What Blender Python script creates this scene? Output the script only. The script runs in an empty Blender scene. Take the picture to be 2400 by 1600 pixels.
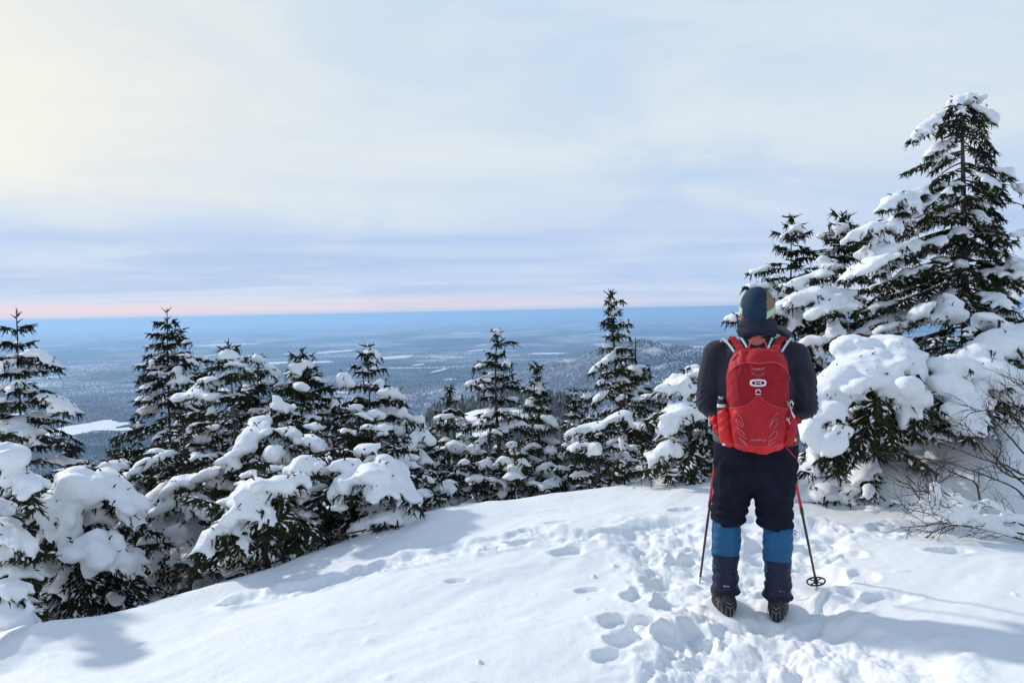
import bpy, bmesh, math, random
import numpy as np
from mathutils import Vector, Matrix
from mathutils.bvhtree import BVHTree

random.seed(7)
RNG = np.random.default_rng(7)
SC = bpy.context.scene
COL = SC.collection
PI = math.pi

# ------------------------------------------------------------------ camera
FPX = 1733.0                       # focal length in photo pixels (2400 wide)
CAM_Z = 1.705
PITCH, ROLL = 2.4, -1.15
cam_data = bpy.data.cameras.new('camera')
cam = bpy.data.objects.new('camera', cam_data)
COL.objects.link(cam)
cam_data.sensor_fit = 'HORIZONTAL'
cam_data.sensor_width = 36.0
cam_data.lens = 36.0 * FPX / 2400.0
cam_data.clip_start = 0.05
cam_data.clip_end = 400000.0
CAMROT = Matrix.Rotation(math.radians(90 - PITCH), 3, 'X') @ Matrix.Rotation(math.radians(ROLL), 3, 'Z')
CAMLOC = Vector((0, 0, CAM_Z))
cam.matrix_world = Matrix.Translation(CAMLOC) @ CAMROT.to_4x4()
SC.camera = cam

# ------------------------------------------------------------------ sky + sun
SUN_AZ, SUN_EL = -52.0, 31.0       # degrees, azimuth measured from +Y towards +X
world = bpy.data.worlds.new('World')
SC.world = world
world.use_nodes = True
wn, wl = world.node_tree.nodes, world.node_tree.links
wn.clear()
def N(nodes, t, **kw):
    n = nodes.new(t)
    for k, v in kw.items():
        setattr(n, k, v)
    return n
def mth(nodes, links, op, a, b=None, clamp=False):
    n = nodes.new('ShaderNodeMath'); n.operation = op; n.use_clamp = clamp
    for i, s in enumerate((a, b)):
        if s is None: continue
        if isinstance(s, (int, float)): n.inputs[i].default_value = s
        else: links.new(s, n.inputs[i])
    return n.outputs[0]
def mixc(nodes, links, f, a, b, blend='MIX'):
    n = nodes.new('ShaderNodeMix'); n.data_type = 'RGBA'; n.blend_type = blend; n.clamp_factor = True
    for i, s in ((0, f), (6, a), (7, b)):
        if isinstance(s, (int, float)): n.inputs[i].default_value = s
        elif isinstance(s, tuple): n.inputs[i].default_value = (*s, 1) if len(s) == 3 else s
        else: links.new(s, n.inputs[i])
    return n.outputs[2]
def ramp(nodes, links, fac, stops, interp='LINEAR'):
    n = nodes.new('ShaderNodeValToRGB'); cr = n.color_ramp; cr.interpolation = interp
    while len(cr.elements) < len(stops): cr.elements.new(0.5)
    for e, (p, c) in zip(cr.elements, stops):
        e.position = p; e.color = (*c, 1) if len(c) == 3 else c
    links.new(fac, n.inputs[0])
    return n.outputs[0]
def lin(r, g, b):
    f = lambda c: (c / 255 / 12.92) if c / 255 <= 0.04045 else ((c / 255 + 0.055) / 1.055) ** 2.4
    return (f(r), f(g), f(b))

sky = N(wn, 'ShaderNodeTexSky', sky_type='NISHITA')
sky.sun_disc = False
sky.sun_elevation = math.radians(SUN_EL)
sky.sun_rotation = math.radians(SUN_AZ)
sky.altitude = 900
tc = N(wn, 'ShaderNodeTexCoord')
vn = N(wn, 'ShaderNodeVectorMath', operation='NORMALIZE')
wl.new(tc.outputs['Generated'], vn.inputs[0])
sep = N(wn, 'ShaderNodeSeparateXYZ'); wl.new(vn.outputs[0], sep.inputs[0])
X_, Y_, Z_ = sep.outputs
# clouds lie on a high flat layer: project the view direction on it
zz = mth(wn, wl, 'ADD', mth(wn, wl, 'MAXIMUM', Z_, 0.0), 0.045)
px_ = mth(wn, wl, 'DIVIDE', X_, zz); py_ = mth(wn, wl, 'DIVIDE', Y_, zz)
cmb = N(wn, 'ShaderNodeCombineXYZ'); wl.new(px_, cmb.inputs[0]); wl.new(py_, cmb.inputs[1])
mp = N(wn, 'ShaderNodeMapping'); wl.new(cmb.outputs[0], mp.inputs[0])
mp.inputs['Rotation'].default_value = (0, 0, math.radians(8)); mp.inputs['Scale'].default_value = (0.22, 0.45, 1)
n1 = N(wn, 'ShaderNodeTexNoise'); wl.new(mp.outputs[0], n1.inputs['Vector'])
n1.inputs['Scale'].default_value = 1.15; n1.inputs['Detail'].default_value = 6; n1.inputs['Roughness'].default_value = 0.5
n1.inputs['Distortion'].default_value = 0.5
mp2 = N(wn, 'ShaderNodeMapping'); wl.new(cmb.outputs[0], mp2.inputs[0])
mp2.inputs['Location'].default_value = (3.1, 7.7, 0); mp2.inputs['Scale'].default_value = (0.07, 0.2, 1)
n2 = N(wn, 'ShaderNodeTexNoise'); wl.new(mp2.outputs[0], n2.inputs['Vector'])
n2.inputs['Scale'].default_value = 1.5; n2.inputs['Detail'].default_value = 3
# colours by elevation (sin of elevation) : blue veil and pale veil
blue = ramp(wn, wl, Z_, [(0.0, lin(188, 208, 238)), (0.03, lin(176, 202, 242)), (0.10, lin(182, 205, 240)), (0.22, lin(190, 212, 238)), (0.42, lin(190, 214, 240)), (0.7, lin(162, 187, 222)), (1.0, lin(138, 168, 212))])
pale = ramp(wn, wl, Z_, [(0.0, lin(214, 216, 236)), (0.04, lin(206, 220, 242)), (0.12, lin(212, 224, 238)), (0.22, lin(222, 231, 238)), (0.42, lin(213, 228, 240)), (0.7, lin(188, 205, 228)), (1.0, lin(166, 188, 220))])
f1 = ramp(wn, wl, n1.outputs['Fac'], [(0.36, (0, 0, 0)), (0.64, (1, 1, 1))], 'EASE')
n3 = N(wn, 'ShaderNodeTexNoise'); mp3 = N(wn, 'ShaderNodeMapping'); wl.new(vn.outputs[0], mp3.inputs[0]); mp3.inputs['Scale'].default_value = (1.6, 1.6, 5.0); mp3.inputs['Rotation'].default_value = (0.0, 0.12, 0)
wl.new(mp3.outputs[0], n3.inputs['Vector']); n3.inputs['Scale'].default_value = 1.9; n3.inputs['Detail'].default_value = 7; n3.inputs['Roughness'].default_value = 0.55; n3.inputs['Distortion'].default_value = 0.6
f3 = ramp(wn, wl, n3.outputs['Fac'], [(0.38, (0, 0, 0)), (0.62, (1, 1, 1))], 'EASE')
f2 = ramp(wn, wl, n2.outputs['Fac'], [(0.36, (0, 0, 0)), (0.62, (1, 1, 1))], 'EASE')
fm = mth(wn, wl, 'ADD', mth(wn, wl, 'MULTIPLY', f1, 0.40), mth(wn, wl, 'ADD', mth(wn, wl, 'MULTIPLY', f2, 0.25), mth(wn, wl, 'MULTIPLY', f3, 0.50)), True)
zw = mth(wn, wl, 'ADD', Z_, mth(wn, wl, 'MULTIPLY', mth(wn, wl, 'SUBTRACT', n3.outputs['Fac'], 0.5), 0.014))
veil = mixc(wn, wl, fm, blue, pale)
# warm light spread in the thin cloud around the sun
def dotdir(az, el):
    a, e = math.radians(az), math.radians(el)
    d = N(wn, 'ShaderNodeVectorMath', operation='DOT_PRODUCT')
    wl.new(vn.outputs[0], d.inputs[0]); d.inputs[1].default_value = (math.sin(a) * math.cos(e), math.cos(a) * math.cos(e), math.sin(e))
    return d.outputs['Value']
g = mth(wn, wl, 'POWER', mth(wn, wl, 'MAXIMUM', dotdir(-46, 16), 0.0), 9.0)
hz = ramp(wn, wl, mth(wn, wl, 'ADD', Z_, mth(wn, wl, 'MULTIPLY', mth(wn, wl, 'SUBTRACT', n3.outputs['Fac'], 0.5), 0.10)), [(0.075, (0, 0, 0)), (0.17, (1, 1, 1))], 'EASE')
gf = mth(wn, wl, 'MULTIPLY', mth(wn, wl, 'MULTIPLY', g, hz), mth(wn, wl, 'ADD', mth(wn, wl, 'MULTIPLY', fm, 0.45), 0.95), True)
veil = mixc(wn, wl, gf, veil, lin(243, 241, 229))
# blue-grey bank low on the left
bank = ramp(wn, wl, zw, [(0.018, (0, 0, 0)), (0.035, (1, 1, 1)), (0.085, (1, 1, 1)), (0.125, (0, 0, 0))], 'EASE')
bside = ramp(wn, wl, mth(wn, wl, 'ADD', mth(wn, wl, 'MULTIPLY', X_, 0.5), 0.5), [(0.25, (1, 1, 1)), (0.62, (0.25, 0.25, 0.25))])
veil = mixc(wn, wl, mth(wn, wl, 'MULTIPLY', mth(wn, wl, 'MULTIPLY', bank, bside), mth(wn, wl, 'ADD', mth(wn, wl, 'MULTIPLY', f1, -0.55), 0.8)), veil, lin(168, 192, 228))
# rose strip low over the horizon, fading out to the right
pk = ramp(wn, wl, zw, [(0.0, (1, 1, 1)), (0.014, (1, 1, 1)), (0.024, (0, 0, 0))], "EASE")
side = ramp(wn, wl, mth(wn, wl, 'ADD', mth(wn, wl, 'MULTIPLY', X_, 0.5), 0.5), [(0.25, (1, 1, 1)), (0.48, (0.5, 0.5, 0.5)), (0.66, (0.05, 0.05, 0.05))])
pf = mth(wn, wl, 'MULTIPLY', pk, side)
veil = mixc(wn, wl, mth(wn, wl, 'MULTIPLY', pf, 0.66), veil, lin(236, 212, 220))
low = ramp(wn, wl, Z_, [(0.0, (1, 1, 1)), (0.0065, (0, 0, 0))], 'EASE')      # haze on the horizon line
veil = mixc(wn, wl, mth(wn, wl, 'MULTIPLY', low, 0.75), veil, lin(176, 202, 234))
bk = N(wn, 'ShaderNodeBackground'); wl.new(veil, bk.inputs[0]); bk.inputs[1].default_value = 1.05
bs = N(wn, 'ShaderNodeBackground'); wl.new(sky.outputs[0], bs.inputs[0]); bs.inputs[1].default_value = 0.10
mx = N(wn, 'ShaderNodeMixShader'); mx.inputs[0].default_value = 0.93
wl.new(bs.outputs[0], mx.inputs[1]); wl.new(bk.outputs[0], mx.inputs[2])
wo = N(wn, 'ShaderNodeOutputWorld'); wl.new(mx.outputs[0], wo.inputs[0])

sun_data = bpy.data.lights.new('sun', 'SUN')
sun_data.energy = 2.9
sun_data.angle = math.radians(2.5)
sun_data.color = (1.0, 0.955, 0.88)
sun = bpy.data.objects.new('sun', sun_data); COL.objects.link(sun)
a_, e_ = math.radians(SUN_AZ), math.radians(SUN_EL)
SUNDIR = Vector((math.sin(a_) * math.cos(e_), math.cos(a_) * math.cos(e_), math.sin(e_)))
sun.rotation_euler = SUNDIR.to_track_quat('Z', 'Y').to_euler()

SC.view_settings.view_transform = 'Standard'
SC.view_settings.look = 'None'
SC.view_settings.exposure = 0.0
SC.view_settings.gamma = 1.0
SC.view_settings.use_curve_mapping = False
SC.cycles.volume_bounces = 2
SC.cycles.max_bounces = 8
SC.cycles.diffuse_bounces = 3

# ------------------------------------------------------------------ helpers
def ray(u, v):
    return CAMROT @ Vector(((u - 1200) / FPX, -(v - 800) / FPX, -1.0))
def P(u, v, d):
    """world point seen at photo pixel (u,v), d metres ahead of the camera"""
    r = ray(u, v)
    return np.array(CAMLOC + r * (d / r.y))
def G(u, v, z=0.0):
    r = ray(u, v); t = (z - CAM_Z) / r.z
    return np.array(CAMLOC + r * t)

def tag(o, label=None, cat=None, group=None, kind=None):
    if label: o['label'] = label
    if cat: o['category'] = cat
    if group: o['group'] = group
    if kind: o['kind'] = kind
    return o
def empty(name, loc=(0, 0, 0), rz=0.0):
    o = bpy.data.objects.new(name, None); COL.objects.link(o)
    o.location = loc; o.rotation_euler = (0, 0, rz); o.empty_display_size = 0.1
    return o
def mk(name, verts, faces, mat, parent=None, smooth=True, world_coords=True):
    """one mesh object; verts are world coordinates and are moved into the parent's frame"""
    v = np.asarray(verts, dtype=np.float64).reshape(-1, 3)
    if parent is not None and world_coords:
        M = np.linalg.inv(np.array(full_matrix(parent)))
        v = v @ M[:3, :3].T + M[:3, 3]
    me = bpy.data.meshes.new(name)
    if isinstance(faces, np.ndarray):
        k = faces.shape[1]
        me.vertices.add(len(v)); me.vertices.foreach_set('co', v.astype(np.float32).ravel())
        me.loops.add(faces.size); me.loops.foreach_set('vertex_index', faces.astype(np.int32).ravel())
        me.polygons.add(len(faces)); me.polygons.foreach_set('loop_start', np.arange(0, faces.size, k, dtype=np.int32))
        me.update(calc_edges=True); me.validate()
    else:
        me.from_pydata([tuple(p) for p in v], [], faces); me.update()
    me.polygons.foreach_set('use_smooth', np.full(len(me.polygons), smooth))
    if mat: me.materials.append(mat)
    o = bpy.data.objects.new(name, me); COL.objects.link(o)
    if parent is not None: o.parent = parent
    return o
def full_matrix(o):
    M = o.matrix_basis.copy()
    p = o.parent
    while p is not None:
        M = p.matrix_basis @ M; p = p.parent
    return M

# vectorised gradient noise
_perm = np.random.default_rng(3).permutation(512).astype(np.int64)
_g2 = np.stack([np.cos(np.arange(64) * 2 * PI / 64), np.sin(np.arange(64) * 2 * PI / 64)], 1)
def _h(i, j, s=0):
    return _perm[(_perm[(i + s * 57) & 511] + j) & 511]
def noise2(x, y, s=0):
    xi = np.floor(x).astype(np.int64); yi = np.floor(y).astype(np.int64)
    xf, yf = x - xi, y - yi
    u = xf * xf * xf * (xf * (xf * 6 - 15) + 10); w = yf * yf * yf * (yf * (yf * 6 - 15) + 10)
    def gr(a, b, dx, dy):
        g_ = _g2[_h(xi + a, yi + b, s) & 63]
        return g_[..., 0] * dx + g_[..., 1] * dy
    n00, n10 = gr(0, 0, xf, yf), gr(1, 0, xf - 1, yf)
    n01, n11 = gr(0, 1, xf, yf - 1), gr(1, 1, xf - 1, yf - 1)
    return (n00 + u * (n10 - n00)) * (1 - w) + (n01 + u * (n11 - n01)) * w
def fbm2(x, y, oct=4, s=0, g_=0.5):
    a, t = 1.0, 0
    for k in range(oct):
        t = t + a * noise2(x, y, s + k); x = x * 2.03 + 7.1; y = y * 2.03 - 3.3; a *= g_
    return t
def noise3(p, s=0):
    """cheap 3D noise as a blend of rotated 2D noises"""
    x, y, z = p[:, 0], p[:, 1], p[:, 2]
    return (noise2(x + 0.3 * z, y - 0.5 * z, s) + noise2(y + 0.4 * x + 11, z - 0.2 * x, s + 1) + noise2(z + 0.35 * y + 5, x + 3, s + 2)) * 0.8

ICO = {}
def ico(sub=2):
    if sub not in ICO:
        bm = bmesh.new(); bmesh.ops.create_icosphere(bm, subdivisions=sub, radius=1.0)
        ICO[sub] = (np.array([v.co[:] for v in bm.verts]), np.array([[v.index for v in f.verts] for f in bm.faces])); bm.free()
    return ICO[sub]
def ellip_mesh(cs, ms, sub=2):
    v, f = ico(sub)
    cs = np.asarray(cs); ms = np.asarray(ms)          # (n,3) , (n,3,3) columns = axes
    V = np.einsum('nij,kj->nki', ms, v) + cs[:, None, :]
    F = f[None] + (np.arange(len(cs)) * len(v))[:, None, None]
    return V.reshape(-1, 3), F.reshape(-1, 3)
def remesh(V, F, voxel, smooth=4, factor=0.5):
    me = bpy.data.meshes.new('tmp')
    me.vertices.add(len(V)); me.vertices.foreach_set('co', V.astype(np.float32).ravel())
    k = F.shape[1]
    me.loops.add(F.size); me.loops.foreach_set('vertex_index', F.astype(np.int32).ravel())
    me.polygons.add(len(F)); me.polygons.foreach_set('loop_start', np.arange(0, F.size, k, dtype=np.int32))
    me.update(calc_edges=True)
    o = bpy.data.objects.new('tmp', me); COL.objects.link(o)
    m = o.modifiers.new('r', 'REMESH'); m.mode = 'VOXEL'; m.voxel_size = voxel; m.adaptivity = 0.0
    if smooth:
        s = o.modifiers.new('s', 'SMOOTH'); s.iterations = smooth; s.factor = factor
    dg = bpy.context.evaluated_depsgraph_get()
    ev = o.evaluated_get(dg); me2 = ev.to_mesh()
    n = len(me2.vertices); co = np.empty(n * 3, np.float32); me2.vertices.foreach_get('co', co)
    nm = np.empty(n * 3, np.float32); me2.vertices.foreach_get('normal', nm)
    nl = len(me2.loops); li = np.empty(nl, np.int32); me2.loops.foreach_get('vertex_index', li)
    tot = np.empty(len(me2.polygons), np.int32); me2.polygons.foreach_get('loop_total', tot)
    ev.to_mesh_clear()
    bpy.data.objects.remove(o); bpy.data.meshes.remove(me)
    if len(tot) and (tot == 4).all(): Fq = li.reshape(-1, 4)
    else:
        Fq = []; i = 0
        for t in tot:
            q = li[i:i + t]; i += t
            for a in range(1, t - 1): Fq.append((q[0], q[a], q[a + 1]))
        Fq = np.array(Fq) if Fq else np.zeros((0, 3), int)
    return co.reshape(-1, 3).astype(np.float64), Fq, nm.reshape(-1, 3).astype(np.float64)

def tube_arrays(pts, radii, seg=6, closed=False):
    pts = np.asarray(pts, float); n = len(pts)
    radii = np.broadcast_to(np.asarray(radii, float), (n,))
    tg = np.gradient(pts, axis=0) if not closed else (np.roll(pts, -1, 0) - np.roll(pts, 1, 0))
    tg /= np.linalg.norm(tg, axis=1)[:, None] + 1e-12
    ref = np.array([0.0, 0, 1.0]) if abs(tg[:, 2]).mean() < 0.8 else np.array([1.0, 0, 0])
    a = np.cross(tg, ref); a /= np.linalg.norm(a, axis=1)[:, None] + 1e-12
    b = np.cross(tg, a)
    th = np.arange(seg) * 2 * PI / seg
    V = pts[:, None, :] + radii[:, None, None] * (np.cos(th)[None, :, None] * a[:, None, :] + np.sin(th)[None, :, None] * b[:, None, :])
    i = np.arange(n - (0 if closed else 1))[:, None]; j = np.arange(seg)[None, :]
    i2 = (i + 1) % n; j2 = (j + 1) % seg
    F = np.stack([i * seg + j + 0 * j2, i * seg + j2, i2 * seg + j2, i2 * seg + j], -1).reshape(-1, 4)
    return V.reshape(-1, 3), F
class Geo:
    """collects quads (tris are stored as degenerate-free separate list)"""
    def __init__(s): s.v = []; s.f = []; s.n = 0
    def add(s, V, F):
        F = np.asarray(F)
        if F.shape[1] == 4:
            F = np.concatenate([F[:, [0, 1, 2]], F[:, [0, 2, 3]]])
        s.v.append(np.asarray(V, float)); s.f.append(F + s.n); s.n += len(V)
    def tube(s, pts, r, seg=6, closed=False, cap=True):
        V, F = tube_arrays(pts, r, seg, closed)
        k = s.n; s.add(V, F)
        if cap and not closed:
            m = len(V) - seg
            s.f.append(np.array([[0, j + 1, j] for j in range(1, seg - 1)]) + k)
            s.f.append(np.array([[0, j, j + 1] for j in range(1, seg - 1)]) + k + m)
    def box(s, c, sx, sy, sz, R=None):
        q = np.array([[x, y, z] for x in (-1, 1) for y in (-1, 1) for z in (-1, 1)], float) * [sx / 2, sy / 2, sz / 2]
        if R is not None: q = q @ np.asarray(R).T
        s.add(q + np.asarray(c), np.array([[0, 1, 3, 2], [4, 6, 7, 5], [0, 4, 5, 1], [2, 3, 7, 6], [0, 2, 6, 4], [1, 5, 7, 3]]))
    def ell(s, c, rx, ry, rz, sub=2, R=None):
        M = np.diag([rx, ry, rz]) if R is None else np.asarray(R) @ np.diag([rx, ry, rz])
        V, F = ellip_mesh([c], [M], sub); s.add(V, F)
    def arrays(s): return np.concatenate(s.v), np.concatenate(s.f)
    def build(s, name, mat, parent=None, smooth=True):
        V, F = s.arrays(); return mk(name, V, F, mat, parent, smooth)
def loft(rings, closed_ends=True):
    """rings: list of (n,3) arrays"""
    n = len(rings[0]); V = np.concatenate(rings); F = []
    for i in range(len(rings) - 1):
        for j in range(n):
            F.append((i * n + j, i * n + (j + 1) % n, (i + 1) * n + (j + 1) % n, (i + 1) * n + j))
    F = np.array(F)
    F = np.concatenate([F[:, [0, 1, 2]], F[:, [0, 2, 3]]])
    if closed_ends:
        e = [[0, j + 1, j] for j in range(1, n - 1)]; m = len(V) - n
        e2 = [[m, m + j, m + j + 1] for j in range(1, n - 1)]
        F = np.concatenate([F, np.array(e), np.array(e2)])
    return V, F
def sring(cx, cy, z, hw, hd, n=40, p=2.0):
    th = np.arange(n) * 2 * PI / n
    c, s_ = np.cos(th), np.sin(th)
    return np.stack([cx + hw * np.sign(c) * np.abs(c) ** (2 / p), cy + hd * np.sign(s_) * np.abs(s_) ** (2 / p), np.full(n, z)], 1)

# ------------------------------------------------------------------ materials
def pmat(name, col, rough=0.7, col2=None, scale=8.0, bump=0.0, bscale=60.0, spec=0.3, detail=4, lo=0.35, hi=0.65, coord='Object', sheen=0.0, metal=0.0):
    m = bpy.data.materials.new(name); m.use_nodes = True
    nt = m.node_tree; b = nt.nodes['Principled BSDF']
    b.inputs['Roughness'].default_value = rough
    b.inputs['Specular IOR Level'].default_value = spec
    b.inputs['Metallic'].default_value = metal
    if sheen: b.inputs['Sheen Weight'].default_value = sheen
    b.inputs['Base Color'].default_value = (*col, 1)
    t = nt.nodes.new('ShaderNodeTexCoord')
    if col2 is not None:
        n = nt.nodes.new('ShaderNodeTexNoise'); n.inputs['Scale'].default_value = scale; n.inputs['Detail'].default_value = detail
        nt.links.new(t.outputs[coord], n.inputs['Vector'])
        c = ramp(nt.nodes, nt.links, n.outputs['Fac'], [(lo, col), (hi, col2)])
        nt.links.new(c, b.inputs['Base Color'])
    if bump:
        n = nt.nodes.new('ShaderNodeTexNoise'); n.inputs['Scale'].default_value = bscale; n.inputs['Detail'].default_value = 5
        nt.links.new(t.outputs[coord], n.inputs['Vector'])
        bp = nt.nodes.new('ShaderNodeBump'); bp.inputs['Strength'].default_value = 1.0; bp.inputs['Distance'].default_value = bump
        nt.links.new(n.outputs['Fac'], bp.inputs['Height']); nt.links.new(bp.outputs[0], b.inputs['Normal'])
    return m
M_SNOW = pmat('snow', (0.82, 0.835, 0.85), 0.55, (0.85, 0.86, 0.87), 3.0, 0.0035, 150.0, 0.25)
M_PAD = pmat('tree_snow', (0.82, 0.835, 0.86), 0.6, (0.86, 0.87, 0.88), 5.0, 0.006, 45.0, 0.2)
M_BARK = pmat('bark', (0.06, 0.045, 0.038), 0.9, (0.15, 0.125, 0.11), 30.0, 0.004, 90.0, 0.1)
M_DEAD = pmat('dead_bark', (0.13, 0.115, 0.105), 0.9, (0.26, 0.24, 0.23), 40.0, 0.004, 90.0, 0.1)
M_TWIG = pmat('shrub_twig', (0.035, 0.022, 0.018), 0.85, (0.09, 0.06, 0.05), 20.0, 0.0)
M_NEED = pmat('needles', (0.016, 0.026, 0.014), 0.65, (0.075, 0.085, 0.022), 3.2, 0.0, 60, 0.25, 5, 0.40, 0.72)
M_NEED2 = pmat('needles_dark', (0.012, 0.020, 0.013), 0.65, (0.045, 0.055, 0.022), 3.5, 0.0, 60, 0.25, 5, 0.42, 0.75)
# ------------------------------------------------------------------ near snow
def sstep(a, b, x):
    t = np.clip((x - a) / (b - a), 0, 1); return t * t * (3 - 2 * t)
_cr = [(40, 1500, 4.2), (80, 1487, 4.35), (200, 1462, 4.6), (400, 1402, 5.0), (640, 1337, 5.5), (800, 1275, 5.9), (880, 1246, 6.1), (980, 1214, 6.3), (1080, 1192, 6.5),
       (1300, 1157, 6.8), (1480, 1134, 7.0), (1640, 1116, 7.1), (1860, 1140, 6.9), (2060, 1170, 6.7), (2330, 1195, 6.6)]
_cp = np.array([P(*c) for c in _cr])
CX, CY, CZ = _cp[:, 0], _cp[:, 1], _cp[:, 2]
def crest(x):
    yc = np.interp(x, CX, CY); zc = np.interp(x, CX, CZ)
    yc = np.where(x < CX[0], CY[0] + (x - CX[0]) * 0.35, yc); zc = np.where(x < CX[0], CZ[0] + (x - CX[0]) * 0.25, zc)
    return np.maximum(yc, 2.6), np.maximum(zc, -2.5)
MOUNDS = [  # (u, v, d, rx, ry, h)  drifts and buried shrubs to the right
    (1925, 1150, 6.9, .36, .35, .17), (2010, 1140, 7.0, .35, .35, .16), (2120, 1110, 7.1, .45, .5, .34),
    (2290, 1120, 6.6, .45, .45, .42), (2400, 1110, 6.0, .40, .45, .42), (2140, 1180, 6.3, .30, .25, .20), (2030, 1150, 6.5, .4, .3, .16), (2080, 1080, 7.0, .6, .35, .22),
    (2390, 1000, 6.8, .55, .6, .62), (2230, 1010, 7.4, .5, .5, .42), (1880, 1110, 7.5, .5, .4, .12), (1570, 1120, 7.3, .35, .3, .06),
    (0, 1500, 4.1, .36, .5, .07), (-40, 1440, 4.9, .4, .5, .2)]
_mp = [(P(u, v, d), rx, ry, h) for u, v, d, rx, ry, h in MOUNDS]
def F_base(x, y):
    x = np.asarray(x, float); y = np.asarray(y, float)
    yc, zc = crest(x)
    zn = np.interp(x, [-4, -2.5, 0, 1.3, 2.0, 3.2, 6], [-0.35, -0.18, -0.03, 0.0, 0.10, 0.19, 0.25])
    t = sstep(2.2, 1.0, (yc - y) * 1.0 / 1.6)            # 1 at the crest, 0 well before it
    t = sstep(0, 1, np.clip((y - 3.2) / np.maximum(yc - 3.2, 0.6), 0, 1))
    z = zn + (zc - zn) * t
    # beyond the crest
    d = np.maximum(y - yc, 0)
    sl = np.interp(x, [-3, 0, 1.6, 2.6, 3.4, 6], [0.62, 0.5, 0.45, 0.30, 0.10, 0.05])
    fall = sl * (np.sqrt(d * d + 0.10) - 0.316) + np.where(d > 4, (0.42 - sl) * (d - 4), 0) * (sl < 0.42)
    z = z - fall
    for p, rx, ry, h in _mp:
        q = ((x - p[0]) / rx) ** 2 + ((y - p[1]) / ry) ** 2
        z = z + h * np.exp(-q * 0.9)
    return z
# trodden trail: points on the ground (photo pixels), half width, depth
TRAIL = [[(560, 1335), (700, 1320), (860, 1300), (1060, 1278), (1250, 1252), (1420, 1262), (1560, 1262), (1700, 1255), (1880, 1245), (2050, 1262), (2150, 1235)],
         [(1560, 1262), (1620, 1330), (1700, 1400), (1790, 1440), (1760, 1510), (1700, 1590), (1680, 1700)],
         [(1790, 1440), (1830, 1330), (1900, 1262)], [(1700, 1490), (1900, 1520), (2050, 1580)]]
TW = [0.15, 0.36, 0.26, 0.3]
TD = [0.025, 0.05, 0.06, 0.045]
_tr = [np.array([G(u, v, 0.0)[:2] for u, v in t]) for t in TRAIL]
def seg_dist(x, y, pl):
    best = np.full(x.shape, 1e9)
    for a, b in zip(pl[:-1], pl[1:]):
        ab = b - a; L = ab @ ab
        t = np.clip(((x - a[0]) * ab[0] + (y - a[1]) * ab[1]) / L, 0, 1)
        best = np.minimum(best, np.hypot(x - a[0] - t * ab[0], y - a[1] - t * ab[1]))
    return best
PRINTS = [(1547, 1351, .13, .10, .09, .3), (1493, 1397, .10, .13, .08, -.3), (1445, 1456, .13, .085, .07, .1), (1503, 1462, .12, .08, .06, -.3), (1476, 1495, .14, .08, .06, .4),
          (1435, 1532, .11, .07, .05, 0), (2225, 1326, .16, .08, .05, .2), (1600, 1299, .15, .09, .08, .5), (1380, 1372, .1, .04, .03, 0), (1330, 1290, .16, .07, .05, .1),
          (1230, 1262, .17, .07, .05, .1), (1070, 1345, .10, .035, .025, .1), (1010, 1258, .16, .03, .02, .3), (1600, 1207, .18, .06, .05, .2), (1300, 1225, .14, .04, .03, 0),
          (1985, 1325, .14, .09, .06, 0.2), (1960, 1430, .16, .08, .06, 0.3), (2020, 1385, .10, .1, .04, 0), (1640, 1480, .10, .12, .06, 0.2), (1570, 1500, .1, .12, .05, .3),
          (1880, 1478, .15, .07, .05, 0.3), (1900, 1290, .2, .08, .05, 0.1), (2080, 1440, .15, .09, .045, 0), (1690, 1340, .12, .13, .05, 0), (1560, 1420, .09, .12, .05, 0)]
_pr = [(G(u, v, 0.0), rx * .85, ry * .8, h * .7, a) for u, v, rx, ry, h, a in PRINTS]
FEET = []    # filled below: (x, y)
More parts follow.
